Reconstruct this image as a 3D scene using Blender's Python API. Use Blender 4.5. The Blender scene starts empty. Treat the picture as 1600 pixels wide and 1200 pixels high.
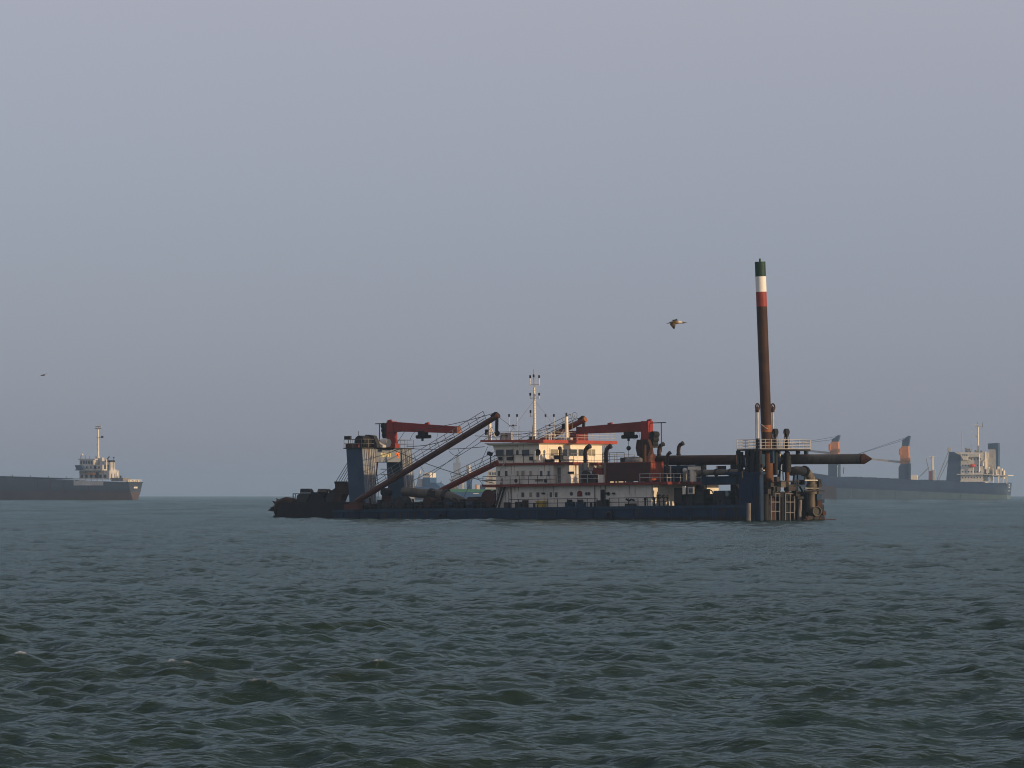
import bpy, bmesh, math, random
import numpy as np
from mathutils import Vector, Matrix
random.seed(7)
PI = math.pi
R = math.radians
SC = bpy.context.scene
COL = SC.collection

# ------------------------------------------------------------------ camera, sky, sun, exposure
FPX, EYE = 5600.0, 3.4                       # focal length in photo pixels (1600 wide), eye height in metres
PITCH = math.atan(170.1 / FPX)
cam_d = bpy.data.cameras.new('camera')
cam_d.sensor_width = 36.0
cam_d.lens = 36.0 * FPX / 1600.0
cam_d.clip_start, cam_d.clip_end = 0.5, 60000.0
cam = bpy.data.objects.new('camera', cam_d)
cam.location = (0, 0, EYE)
cam.rotation_euler = (PI / 2 + PITCH, 0, 0)
COL.objects.link(cam)
SC.camera = cam

SUN_AZ, SUN_EL = -30.0, 11.0                  # degrees from +X towards +Y, and above the horizon
sdir = Vector((math.cos(R(SUN_AZ)) * math.cos(R(SUN_EL)), math.sin(R(SUN_AZ)) * math.cos(R(SUN_EL)), math.sin(R(SUN_EL))))
world = bpy.data.worlds.new('World')
SC.world = world
world.use_nodes = True
wn, wl = world.node_tree.nodes, world.node_tree.links
wn.clear()
wo = wn.new('ShaderNodeOutputWorld')
wb = wn.new('ShaderNodeBackground')
sk = wn.new('ShaderNodeTexSky')
sk.sky_type = 'NISHITA'
sk.sun_disc = False
sk.sun_elevation = R(SUN_EL)
sk.sun_rotation = math.atan2(sdir.x, sdir.y)
sk.altitude = 0
sk.air_density, sk.dust_density, sk.ozone_density = 1.0, 1.0, 3.0
# thin hazy veil in front of the clear sky: densest and dullest low down, brighter and milkier higher up
tcw = wn.new('ShaderNodeTexCoord'); sxyz = wn.new('ShaderNodeSeparateXYZ')
wl.new(tcw.outputs['Generated'], sxyz.inputs[0])
veil = wn.new('ShaderNodeValToRGB'); veil.color_ramp.interpolation = 'B_SPLINE'
ve = veil.color_ramp.elements
ve[0].position, ve[0].color = 0.0, (0.162, 0.181, 0.262, 1)
ve[1].position, ve[1].color = 1.0, (0.36, 0.34, 0.37, 1)
for p_, c_ in ((0.07, (0.211, 0.206, 0.290, 1)), (0.15, (0.348, 0.306, 0.336, 1)), (0.35, (0.375, 0.34, 0.37, 1))):
    e_ = ve.new(p_); e_.color = c_
wl.new(sxyz.outputs['Z'], veil.inputs[0])
skm = wn.new('ShaderNodeVectorMath'); skm.operation = 'SCALE'; skm.inputs['Scale'].default_value = 0.4
wl.new(sk.outputs[0], skm.inputs[0])
vsc = wn.new('ShaderNodeVectorMath'); vsc.operation = 'SCALE'; vsc.inputs['Scale'].default_value = 10.0
wl.new(veil.outputs[0], vsc.inputs[0])
vad = wn.new('ShaderNodeVectorMath'); vad.operation = 'ADD'
wl.new(skm.outputs[0], vad.inputs[0]); wl.new(vsc.outputs[0], vad.inputs[1])
wl.new(vad.outputs[0], wb.inputs[0])
wb.inputs[1].default_value = 0.1
wl.new(wb.outputs[0], wo.inputs[0])

sun_d = bpy.data.lights.new('sun', 'SUN')
sun_d.energy = 4.5
sun_d.angle = R(0.6)
sun_d.color = (1.0, 0.71, 0.41)
sun = bpy.data.objects.new('sun', sun_d)
sun.rotation_euler = sdir.to_track_quat('Z', 'Y').to_euler()
sun.location = (300, -200, 120)
COL.objects.link(sun)

SC.view_settings.view_transform = 'Standard'
SC.view_settings.look = 'None'
SC.view_settings.exposure = 0.0
SC.view_settings.gamma = 1.0
SC.view_settings.use_curve_mapping = False
SC.render.engine = 'CYCLES'
SC.cycles.use_denoising = True
SC.cycles.denoising_input_passes = 'RGB_ALBEDO_NORMAL'
SC.cycles.denoising_prefilter = 'ACCURATE'
SC.cycles.filter_width = 1.05
SC.cycles.max_bounces = 6
SC.cycles.diffuse_bounces = 3
SC.cycles.glossy_bounces = 3
SC.cycles.volume_bounces = 2
SC.cycles.transparent_max_bounces = 8

# ------------------------------------------------------------------ materials
MATS = {}
def nodes(name):
    m = bpy.data.materials.new(name)
    m.use_nodes = True
    nt = m.node_tree
    return m, nt.nodes, nt.links, nt.nodes['Principled BSDF']

def paint(name, col, rough=0.55, rust=0.25, rustcol=(0.075, 0.034, 0.018), var=0.25, metal=0.0, streak=0.16, scale=1.0, spec=0.18):
    m, N, L, B = nodes(name)
    tc = N.new('ShaderNodeTexCoord')
    mp = N.new('ShaderNodeMapping'); mp.inputs['Scale'].default_value = (scale, scale, scale * streak)
    L.new(tc.outputs['Object'], mp.inputs[0])
    n1 = N.new('ShaderNodeTexNoise'); n1.inputs['Scale'].default_value = 2.4; n1.inputs['Detail'].default_value = 7; n1.inputs['Roughness'].default_value = 0.65
    L.new(mp.outputs[0], n1.inputs['Vector'])
    n2 = N.new('ShaderNodeTexNoise'); n2.inputs['Scale'].default_value = 0.55 * scale; n2.inputs['Detail'].default_value = 5
    L.new(tc.outputs['Object'], n2.inputs['Vector'])
    r1 = N.new('ShaderNodeValToRGB')
    e = r1.color_ramp.elements
    lo = 0.68 - 0.34 * rust
    e[0].position, e[1].position = lo, min(0.98, lo + 0.16)
    e[0].color, e[1].color = (0, 0, 0, 1), (1, 1, 1, 1)
    L.new(n1.outputs['Fac'], r1.inputs[0])
    mr = N.new('ShaderNodeMapRange')
    mr.inputs[1].default_value, mr.inputs[2].default_value = 0.3, 0.7
    mr.inputs[3].default_value, mr.inputs[4].default_value = 1 - var, 1 + var
    L.new(n2.outputs['Fac'], mr.inputs[0])
    vm = N.new('ShaderNodeVectorMath'); vm.operation = 'SCALE'
    vm.inputs[0].default_value = col
    L.new(mr.outputs[0], vm.inputs['Scale'])
    mx = N.new('ShaderNodeMix'); mx.data_type = 'RGBA'
    L.new(r1.outputs[0], mx.inputs[0]); L.new(vm.outputs[0], mx.inputs[6])
    mx.inputs[7].default_value = (*rustcol, 1)
    L.new(mx.outputs[2], B.inputs['Base Color'])
    B.inputs['Roughness'].default_value = rough
    B.inputs['Metallic'].default_value = metal
    B.inputs['Specular IOR Level'].default_value = spec
    bp = N.new('ShaderNodeBump'); bp.inputs['Strength'].default_value = 0.25; bp.inputs['Distance'].default_value = 0.03
    L.new(n1.outputs['Fac'], bp.inputs['Height']); L.new(bp.outputs[0], B.inputs['Normal'])
    MATS[name] = m
    return m

paint('navy', (0.012, 0.032, 0.062), rust=0.22, var=0.3, rustcol=(0.03, 0.018, 0.014))
paint('stain', (0.30, 0.21, 0.14), rust=0.5, rustcol=(0.40, 0.34, 0.27), var=0.3)
paint('hull_stain', (0.036, 0.022, 0.015), rust=0.5, rustcol=(0.012, 0.014, 0.022), var=0.4)
paint('gantry_lit_grey', (0.155, 0.175, 0.21), rust=0.22, rustcol=(0.10, 0.065, 0.045), var=0.12)
paint('gantry_blue', (0.036, 0.066, 0.105), rust=0.12, rustcol=(0.09, 0.06, 0.045), var=0.15)
paint('container_side', (0.055, 0.022, 0.018), rust=0.3, rustcol=(0.03, 0.016, 0.012), var=0.2)
paint('hull_navy', (0.007, 0.021, 0.052), rust=0.42, var=0.35, rustcol=(0.032, 0.018, 0.013), rough=0.6)
paint('white', (0.57, 0.54, 0.48), rust=0.3, rustcol=(0.30, 0.20, 0.13), var=0.13)
paint('cream', (0.66, 0.60, 0.50), rust=0.2, rustcol=(0.25, 0.15, 0.09), var=0.08)
paint('dark_maroon', (0.065, 0.02, 0.016), rust=0.3, var=0.25)
paint('maroon', (0.15, 0.028, 0.022), rust=0.2, var=0.2)
paint('roof_red', (0.30, 0.055, 0.035), rust=0.2, rustcol=(0.14, 0.04, 0.025), var=0.15)
paint('red', (0.21, 0.026, 0.02), rust=0.12, rustcol=(0.10, 0.02, 0.012), var=0.12)
paint('spud_brown', (0.034, 0.016, 0.011), rust=0.45, rustcol=(0.062, 0.028, 0.014), var=0.35, rough=0.7)
paint('spud_rust', (0.115, 0.050, 0.024), rust=0.5, rustcol=(0.06, 0.028, 0.016), var=0.35, rough=0.75)
paint('stern_grey', (0.13, 0.125, 0.135), rust=0.35, rustcol=(0.07, 0.045, 0.03), var=0.25)
paint('boom_brown', (0.075, 0.030, 0.022), rust=0.3, var=0.25)
paint('boom_red', (0.17, 0.035, 0.022), rust=0.35, var=0.25)
paint('black_steel', (0.012, 0.012, 0.014), rust=0.3, rustcol=(0.03, 0.018, 0.012), var=0.3, rough=0.7)
paint('dark_steel', (0.028, 0.027, 0.028), rust=0.4, rustcol=(0.05, 0.028, 0.018), var=0.3, rough=0.7)
paint('grey_steel', (0.17, 0.165, 0.155), rust=0.4, rustcol=(0.09, 0.055, 0.035), var=0.25)
paint('pale_steel', (0.40, 0.38, 0.35), rust=0.35, rustcol=(0.16, 0.09, 0.05), var=0.2)
paint('pipe_grey', (0.10, 0.088, 0.072), rust=0.45, rustcol=(0.06, 0.038, 0.024), var=0.3)
paint('deck_green', (0.045, 0.045, 0.04), rust=0.4, var=0.3)
paint('rust_orange', (0.22, 0.075, 0.028), rust=0.5, rustcol=(0.11, 0.04, 0.018), var=0.3)
paint('container_red', (0.23, 0.055, 0.03), rust=0.3, rustcol=(0.10, 0.03, 0.018), var=0.2)
paint('band_green', (0.013, 0.036, 0.024), rust=0.1, var=0.1)
paint('band_white', (0.66, 0.64, 0.60), rust=0.14, var=0.05)
paint('band_red', (0.22, 0.035, 0.026), rust=0.3, rustcol=(0.12, 0.03, 0.02), var=0.1)
paint('yellow', (0.42, 0.30, 0.05), rust=0.3, var=0.2)
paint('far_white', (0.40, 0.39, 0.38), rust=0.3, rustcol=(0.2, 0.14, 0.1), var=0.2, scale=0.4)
paint('orange', (0.42, 0.17, 0.05), rust=0.12, rustcol=(0.3, 0.1, 0.03), var=0.12)
paint('wet_plate', (0.012, 0.010, 0.009), rust=0.5, rustcol=(0.035, 0.02, 0.012), var=0.4, rough=0.35)
paint('wire', (0.03, 0.028, 0.028), rust=0.1, var=0.1)
paint('rope_rust', (0.16, 0.085, 0.045), rust=0.2, var=0.2)
paint('letter_yellow', (0.72, 0.62, 0.30), rust=0.05, var=0.05)
paint('logo_orange', (0.75, 0.17, 0.04), rust=0.05, var=0.05)
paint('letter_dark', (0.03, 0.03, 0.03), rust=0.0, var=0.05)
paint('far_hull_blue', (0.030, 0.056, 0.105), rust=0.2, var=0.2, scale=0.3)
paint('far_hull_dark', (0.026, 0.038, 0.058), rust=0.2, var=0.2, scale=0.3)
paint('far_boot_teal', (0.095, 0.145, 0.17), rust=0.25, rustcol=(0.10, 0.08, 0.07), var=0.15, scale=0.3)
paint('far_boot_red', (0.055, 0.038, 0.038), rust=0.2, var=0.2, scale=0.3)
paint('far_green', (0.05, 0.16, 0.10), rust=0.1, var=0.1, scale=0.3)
paint('bright_blue', (0.03, 0.075, 0.16), rust=0.1, var=0.15, scale=0.3)
paint('lifeboat_red', (0.55, 0.06, 0.03), rust=0.03, var=0.05)

def glass(name, col):
    m, N, L, B = nodes(name)
    B.inputs['Base Color'].default_value = (*col, 1)
    B.inputs['Roughness'].default_value = 0.08
    B.inputs['Specular IOR Level'].default_value = 0.6
    tc = N.new('ShaderNodeTexCoord')
    n = N.new('ShaderNodeTexNoise'); n.inputs['Scale'].default_value = 1.3
    L.new(tc.outputs['Object'], n.inputs['Vector'])
    bp = N.new('ShaderNodeBump'); bp.inputs['Strength'].default_value = 0.15; bp.inputs['Distance'].default_value = 0.05
    L.new(n.outputs['Fac'], bp.inputs['Height']); L.new(bp.outputs[0], B.inputs['Normal'])
    MATS[name] = m
glass('glass', (0.03, 0.036, 0.042))
glass('olive_glass', (0.22, 0.19, 0.13))

# ------------------------------------------------------------------ mesh helpers
class MB:
    """collects shapes; build() links them as ONE mesh object"""
    def __init__(s): s.v, s.f, s.sm = [], [], []
    def add(s, vs, fs, smooth=False):
        o = len(s.v)
        s.v += [tuple(v) for v in vs]
        s.f += [tuple(i + o for i in f) for f in fs]
        s.sm += [smooth] * len(fs)
        return s
    def box(s, x0, x1, y0, y1, z0, z1):
        return s.hexa([(x0, y0, z0), (x1, y0, z0), (x1, y1, z0), (x0, y1, z0), (x0, y0, z1), (x1, y0, z1), (x1, y1, z1), (x0, y1, z1)])
    def hexa(s, p):
        return s.add(p, [(3, 2, 1, 0), (4, 5, 6, 7), (0, 1, 5, 4), (1, 2, 6, 5), (2, 3, 7, 6), (3, 0, 4, 7)])
    def prism(s, poly, axis, a, b):
        """poly: 2D outline in the two other axes, extruded along axis from a to b"""
        n = len(poly)
        def mk(p, t): return {'x': (t, p[0], p[1]), 'y': (p[0], t, p[1]), 'z': (p[0], p[1], t)}[axis]
        vs = [mk(p, a) for p in poly] + [mk(p, b) for p in poly]
        fs = [tuple(range(n - 1, -1, -1)), tuple(range(n, 2 * n))] + [(i, (i + 1) % n, n + (i + 1) % n, n + i) for i in range(n)]
        return s.add(vs, fs)
    def frame(s, p, q):
        d = (Vector(q) - Vector(p)).normalized()
        up = Vector((0, 0, 1)) if abs(d.z) < 0.95 else Vector((1, 0, 0))
        u = d.cross(up).normalized()
        return d, u, u.cross(d).normalized()
    def beam(s, p, q, w, h, w2=None, h2=None):
        p, q = Vector(p), Vector(q)
        d, u, v = s.frame(p, q)
        w2 = w if w2 is None else w2; h2 = h if h2 is None else h2
        c = lambda o, a, b: [o - u * a / 2 - v * b / 2, o + u * a / 2 - v * b / 2, o + u * a / 2 + v * b / 2, o - u * a / 2 + v * b / 2]
        return s.hexa(c(p, w, h) + c(q, w2, h2))
    def cyl(s, p, q, r, r2=None, n=12, caps=True):
        p, q = Vector(p), Vector(q)
        r2 = r if r2 is None else r2
        d, u, v = s.frame(p, q)
        ring = lambda o, a: [o + u * a * math.cos(2 * PI * i / n) + v * a * math.sin(2 * PI * i / n) for i in range(n)]
        vs = ring(p, r) + ring(q, r2)
        s.add(vs, [(i, (i + 1) % n, n + (i + 1) % n, n + i) for i in range(n)], True)
        if caps:
            s.add(vs, [tuple(range(n - 1, -1, -1)), tuple(range(n, 2 * n))])
        return s
    def tube(s, pts, r, n=8, caps=True):
        pts = [Vector(p) for p in pts]
        rs = r if isinstance(r, (list, tuple)) else [r] * len(pts)
        vs, u0 = [], None
        for k, p in enumerate(pts):
            a, b = pts[max(0, k - 1)], pts[min(len(pts) - 1, k + 1)]
            d, u, v = s.frame(a, b)
            if u0 is not None:
                u = (u0 - d * u0.dot(d)).normalized(); v = u.cross(d).normalized()
            u0 = u
            vs += [p + u * rs[k] * math.cos(2 * PI * i / n) + v * rs[k] * math.sin(2 * PI * i / n) for i in range(n)]
        fs = []
        for k in range(len(pts) - 1):
            fs += [(k * n + i, k * n + (i + 1) % n, (k + 1) * n + (i + 1) % n, (k + 1) * n + i) for i in range(n)]
        s.add(vs, fs, True)
        if caps:
            m = (len(pts) - 1) * n
            s.add(vs, [tuple(range(n - 1, -1, -1)), tuple(range(m, m + n))])
        return s
    def ball(s, c, r, nu=10, nv=7, sx=1, sy=1, sz=1):
        vs = [(c[0], c[1], c[2] - r * sz)]
        for j in range(1, nv):
            t = -PI / 2 + PI * j / nv
            vs += [(c[0] + r * sx * math.cos(t) * math.cos(2 * PI * i / nu), c[1] + r * sy * math.cos(t) * math.sin(2 * PI * i / nu), c[2] + r * sz * math.sin(t)) for i in range(nu)]
        vs.append((c[0], c[1], c[2] + r * sz))
        fs = [(0, 1 + (i + 1) % nu, 1 + i) for i in range(nu)]
        for j in range(nv - 2):
            b = 1 + j * nu
            fs += [(b + i, b + (i + 1) % nu, b + nu + (i + 1) % nu, b + nu + i) for i in range(nu)]
        t = len(vs) - 1; b = 1 + (nv - 2) * nu
        fs += [(b + i, b + (i + 1) % nu, t) for i in range(nu)]
        return s.add(vs, fs, True)
    def mesh(s, name):
        me = bpy.data.meshes.new(name)
        me.from_pydata(s.v, [], s.f)
        me.polygons.foreach_set('use_smooth', s.sm)
        me.update()
        return me
    def build(s, name, mat, parent=None, loc=None):
        me = s.mesh(name)
        me.materials.append(MATS[mat])
        o = bpy.data.objects.new(name, me)
        COL.objects.link(o)
        if parent is not None: o.parent = parent
        if loc is not None: o.location = loc
        return o

def empty(name, parent=None, loc=None):
    o = bpy.data.objects.new(name, None)
    o.empty_display_size = 0.5
    COL.objects.link(o)
    if parent is not None: o.parent = parent
    if loc is not None: o.location = loc
    return o

def tag(o, label=None, cat=None, group=None, kind=None):
    if label: o['label'] = label
    if cat: o['category'] = cat
    if group: o['group'] = group
    if kind: o['kind'] = kind
    return o

def share(name, me, parent, loc):
    o = bpy.data.objects.new(name, me)
    COL.objects.link(o); o.parent = parent; o.location = loc
    return o

def railing(parent, pts, h=1.05, rails=(1.0, 0.5), gap=1.5, mat='grey_steel', r=0.032, posts=True):
    """one railing along pts: rails in one mesh, every post an object under it"""
    m = MB()
    for fr in rails:
        for a, b in zip(pts[:-1], pts[1:]):
            m.cyl((a[0], a[1], a[2] + h * fr), (b[0], b[1], b[2] + h * fr), r, n=5)
    o = m.build('railing', mat, parent)
    pm = MB().cyl((0, 0, 0), (0, 0, h), r * 1.1, n=5).mesh('railing_post')
    pm.materials.append(MATS[mat])
    for a, b in zip(pts[:-1], pts[1:]):
        a, b = Vector(a), Vector(b)
        k = max(1, round((b - a).length / gap))
        for i in range(k + (1 if b == Vector(pts[-1]) else 0)):
            share('railing_post', pm, o, a.lerp(b, i / k))
    return o

def ray(px, py):
    c, s = math.cos(PITCH), math.sin(PITCH)
    d = Vector((px - 800, FPX * c - (600 - py) * s, FPX * s + (600 - py) * c))
    return d / d.y
def on_sea(px, py): d = ray(px, py); return Vector((0, 0, EYE)) + d * (-EYE / d.z)
def at(px, py, Y): return Vector((0, 0, EYE)) + ray(px, py) * Y

class Frame:
    """a vessel's own axes: x towards its stern, y from its near to its far side, z up from the waterline"""
    def __init__(s, loc, yaw, trim):
        s.loc, s.yaw, s.trim = Vector(loc), yaw, trim
        s.M = Matrix.Rotation(yaw, 3, 'Z') @ Matrix.Rotation(-trim, 3, 'Y')
        s.o = s.M.transposed() @ (Vector((0, 0, EYE)) - s.loc)
    def P(s, px, py, x=None, y=None, z=None):
        d = s.M.transposed() @ ray(px, py)
        t = (x - s.o[0]) / d[0] if x is not None else (y - s.o[1]) / d[1] if y is not None else (z - s.o[2]) / d[2]
        return s.o + d * t
    def X(s, px, y): return s.P(px, 770, y=y).x
    def root(s, name):
        e = empty(name)
        e.location = s.loc; e.rotation_euler = (0, -s.trim, s.yaw)
        return e

# ------------------------------------------------------------------ sea, haze
R_EARTH = 7.4e6                               # with refraction: the horizon lies where it does at this eye height
def sea_drop(d): return -d * d / (2 * R_EARTH)

def wave_tile(n, size, lam_peak, lam_min, lam_max, rms, seed, wind=-PI / 2 + 0.25, power=5.0):
    rng = np.random.default_rng(seed)
    k1 = 2 * np.pi * np.fft.fftfreq(n, size / n)
    kx, ky = np.meshgrid(k1, k1, indexing='ij')
    k = np.hypot(kx, ky); k[0, 0] = 1e-6
    th = np.arctan2(ky, kx) - wind
    spread = np.where(np.cos(th) > 0, np.abs(np.cos(th)) ** power, 0) + 0.06
    kp = 2 * np.pi / lam_peak
    S = k ** -4.0 * np.exp(-1.25 * (kp / k) ** 2) * spread
    S[(k < 2 * np.pi / lam_max) | (k > 2 * np.pi / lam_min)] = 0
    a = np.sqrt(S) * (rng.normal(size=(n, n)) + 1j * rng.normal(size=(n, n)))
    h = np.fft.ifft2(a)
    sc = rms / np.std(h.real)
    dx = np.fft.ifft2(1j * kx / k * a).real * sc
    dy = np.fft.ifft2(1j * ky / k * a).real * sc
    return h.real * sc, dx, dy

def sample(tile, size, x, y, rot):
    c, s = math.cos(rot), math.sin(rot)
    u, v = (c * x + s * y) / size, (-s * x + c * y) / size
    n = tile.shape[0]
    fu, fv = (u % 1) * n, (v % 1) * n
    i, j = np.floor(fu).astype(np.int64) % n, np.floor(fv).astype(np.int64) % n
    a, b = fu - np.floor(fu), fv - np.floor(fv)
    i1, j1 = (i + 1) % n, (j + 1) % n
    return tile[i, j] * (1 - a) * (1 - b) + tile[i1, j] * a * (1 - b) + tile[i, j1] * (1 - a) * b + tile[i1, j1] * a * b

def sstep(a, b, x):
    t = np.clip((x - a) / (b - a), 0, 1)
    return t * t * (3 - 2 * t)

REFLECT = 0.66
def make_sea():
    rr = [6.0]
    while rr[-1] < 9000:
        r = rr[-1]
        rr.append(r + (0.05 * r if r < 34 else 0.0018 * r if r < 120 else 0.003 * r if r < 415 else 1.25 if r < 1100 else 0.004 * r if r < 2600 else 0.05 * r))
    rr = np.array(rr)
    fine = np.linspace(R(-11), R(11), 560)
    coarse = np.linspace(R(11), R(349), 64)[1:-1]
    th = np.concatenate([fine, coarse])              # angle from +Y, clockwise
    nr, nt = len(rr), len(th)
    RR, TH = np.meshgrid(rr, th, indexing='ij')
    x, y = RR * np.sin(TH), RR * np.cos(TH)
    z = sea_drop(RR)
    dx, dy = np.zeros_like(x), np.zeros_like(x)
    # (tile cells, tile size m, peak, shortest, longest wavelength, rms height, turn, choppiness, fade from, fade to)
    layers = [(1024, 149.0, 5.5, 1.3, 18.0, 0.070, 0.21, 0.33, 1100, 2600),
              (1024, 61.0, 2.6, 0.6, 5.0, 0.037, -0.13, 0.3, 400, 1000),
              (1024, 27.0, 0.9, 0.25, 1.6, 0.023, 0.37, 0.25, 160, 380)]
    gust = sample(wave_tile(256, 420.0, 60.0, 20.0, 200.0, 1.0, 5, power=0.5)[0], 420.0, x * 0.6, y, 0.1)
    gust = np.clip(1 + 0.22 * gust, 0.55, 1.5)               # gusts: chop is livelier in some patches than in others
    for q, (n, size, lp, l0, l1, rms, rot, chop, f0, f1) in enumerate(layers):
        h, hx, hy = wave_tile(n, size, lp, l0, l1, rms, 31 + q, wind=-PI / 2 + 0.05 - rot)
        w = (1 - sstep(f0, f1, RR)) * (gust if q else 0.6 + 0.4 * gust)
        z = z + sample(h, size, x, y, rot) * w
        ax, ay = sample(hx, size, x, y, rot), sample(hy, size, x, y, rot)
        c, s = math.cos(rot), math.sin(rot)
        dx += (c * ax - s * ay) * w * chop
        dy += (s * ax + c * ay) * w * chop
    X, Y = x + dx, y + dy
    verts = np.stack([X, Y, z], -1).reshape(-1, 3)
    centre = np.array([[0, 0, 0.0]])
    idx = np.arange(nr * nt).reshape(nr, nt)
    a = idx[:-1, :]; b = np.roll(idx, -1, axis=1)[:-1, :]
    c = np.roll(idx, -1, axis=1)[1:, :]; d = idx[1:, :]
    quads = np.stack([a, b, c, d], -1).reshape(-1, 4)
    tris = np.stack([idx[0], np.full(nt, nr * nt), np.roll(idx[0], -1)], -1)
    vall = np.concatenate([verts, centre])
    me = bpy.data.meshes.new('sea')
    me.vertices.add(len(vall)); me.vertices.foreach_set('co', vall.astype(np.float32).ravel())
    nl = quads.size + tris.size
    me.loops.add(nl)
    me.loops.foreach_set('vertex_index', np.concatenate([quads.ravel(), tris.ravel()]).astype(np.int32))
    me.polygons.add(len(quads) + len(tris))
    starts = np.concatenate([np.arange(len(quads)) * 4, quads.size + np.arange(len(tris)) * 3]).astype(np.int32)
    me.polygons.foreach_set('loop_start', starts)
    me.polygons.foreach_set('use_smooth', np.ones(len(starts), dtype=bool))
    me.update(calc_edges=True); me.validate()
    # foam where the choppy crests fold over
    ix = np.gradient(X, axis=0) * np.gradient(Y, axis=1) - np.gradient(X, axis=1) * np.gradient(Y, axis=0)
    i0 = np.gradient(x, axis=0) * np.gradient(y, axis=1) - np.gradient(x, axis=1) * np.gradient(y, axis=0)
    J = ix / np.where(np.abs(i0) < 1e-9, 1e-9, i0)
    near = (RR > 36) & (RR < 330) & (np.abs(TH) < R(10.9))
    lo_ = np.quantile(J[near], 0.000006)
    fo = (1 - sstep(lo_, lo_ + 0.05, J)) * near
    at_ = me.attributes.new('foam', 'FLOAT', 'POINT')
    at_.data.foreach_set('value', np.concatenate([fo.ravel(), [0]]).astype(np.float32))
    o = bpy.data.objects.new('sea', me)
    COL.objects.link(o)
    tag(o, 'choppy dark green sea water reaching to the hazy horizon', 'sea', kind='structure')
    m, N, L, B = nodes('sea_water')
    N.remove(B)
    out = N['Material Output']
    geo = N.new('ShaderNodeNewGeometry')
    def noise(scale, sy, detail, rough=0.6):
        mp = N.new('ShaderNodeMapping'); mp.inputs['Scale'].default_value = (scale, scale * sy, scale)
        mp.inputs['Rotation'].default_value = (0, 0, 0.2)
        L.new(geo.outputs['Position'], mp.inputs[0])
        n = N.new('ShaderNodeTexNoise'); n.inputs['Scale'].default_value = 1.0
        n.inputs['Detail'].default_value = detail; n.inputs['Roughness'].default_value = rough
        L.new(mp.outputs[0], n.inputs['Vector'])
        return n
    n1 = noise(3.2, 2.2, 5)          # ripples of a few centimetres to two decimetres
    n2 = noise(0.55, 1.7, 5)         # chop that the far mesh no longer carries
    b1 = N.new('ShaderNodeBump'); b1.inputs['Distance'].default_value = 0.10; b1.inputs['Strength'].default_value = 0.6
    L.new(n1.outputs['Fac'], b1.inputs['Height'])
    b2 = N.new('ShaderNodeBump'); b2.inputs['Distance'].default_value = 0.9
    ln = N.new('ShaderNodeVectorMath'); ln.operation = 'LENGTH'
    L.new(geo.outputs['Position'], ln.inputs[0])
    mr = N.new('ShaderNodeMapRange'); mr.inputs[1].default_value, mr.inputs[2].default_value = 150, 1100
    mr.inputs[3].default_value, mr.inputs[4].default_value = 0.15, 0.38
    L.new(ln.outputs['Value'], mr.inputs[0])
    ng = noise(0.045, 0.35, 4, 0.7)      # wind streaks: ruffled and smoother lanes of water
    mg = N.new('ShaderNodeMapRange'); mg.inputs[1].default_value, mg.inputs[2].default_value = 0.36, 0.64
    mg.inputs[3].default_value, mg.inputs[4].default_value = 0.25, 1.9
    L.new(ng.outputs['Fac'], mg.inputs[0])
    ms = N.new('ShaderNodeMath'); ms.operation = 'MULTIPLY'; ms.use_clamp = True
    L.new(mr.outputs[0], ms.inputs[0]); L.new(mg.outputs[0], ms.inputs[1]); L.new(ms.outputs[0], b2.inputs['Strength'])
    L.new(n2.outputs['Fac'], b2.inputs['Height'])
    L.new(b1.outputs[0], b2.inputs['Normal'])
    # water body (turbid, green) under a Fresnel reflection of the sky, dulled by ripples too small to see
    body = N.new('ShaderNodeBsdfDiffuse'); gl = N.new('ShaderNodeBsdfGlossy')
    gl.inputs['Roughness'].default_value = 0.10; gl.inputs['Color'].default_value = (0.74, 0.94, 0.965, 1)
    fz = N.new('ShaderNodeFresnel'); fz.inputs['IOR'].default_value = 1.33
    sc_ = N.new('ShaderNodeMath'); sc_.operation = 'MULTIPLY'; sc_.inputs[1].default_value = REFLECT
    mxs = N.new('ShaderNodeMixShader')
    for nd in (gl, fz): L.new(b2.outputs[0], nd.inputs['Normal'])
    L.new(fz.outputs[0], sc_.inputs[0]); L.new(sc_.outputs[0], mxs.inputs[0])
    L.new(body.outputs[0], mxs.inputs[1]); L.new(gl.outputs[0], mxs.inputs[2])
    L.new(mxs.outputs[0], out.inputs['Surface'])
    # turbid patches: greener and browner water
    n3 = noise(0.035, 2.5, 3)
    mx = N.new('ShaderNodeMix'); mx.data_type = 'RGBA'
    mx.inputs[6].default_value = (0.008, 0.024, 0.021, 1); mx.inputs[7].default_value = (0.015, 0.021, 0.012, 1)
    L.new(n3.outputs['Fac'], mx.inputs[0])
    fa = N.new('ShaderNodeAttribute'); fa.attribute_name = 'foam'
    nf = noise(14, 1.0, 3)
    fm = N.new('ShaderNodeMath'); fm.operation = 'MULTIPLY'
    fr = N.new('ShaderNodeMapRange'); fr.inputs[1].default_value, fr.inputs[2].default_value = 0.35, 0.6
    L.new(nf.outputs['Fac'], fr.inputs[0])
    L.new(fa.outputs['Fac'], fm.inputs[0]); L.new(fr.outputs[0], fm.inputs[1])
    mf = N.new('ShaderNodeMix'); mf.data_type = 'RGBA'
    L.new(fm.outputs[0], mf.inputs[0]); L.new(mx.outputs[2], mf.inputs[6]); mf.inputs[7].default_value = (0.6, 0.58, 0.55, 1)
    L.new(mf.outputs[2], body.inputs['Color'])
    me.materials.append(m)
    return o
make_sea()

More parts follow.
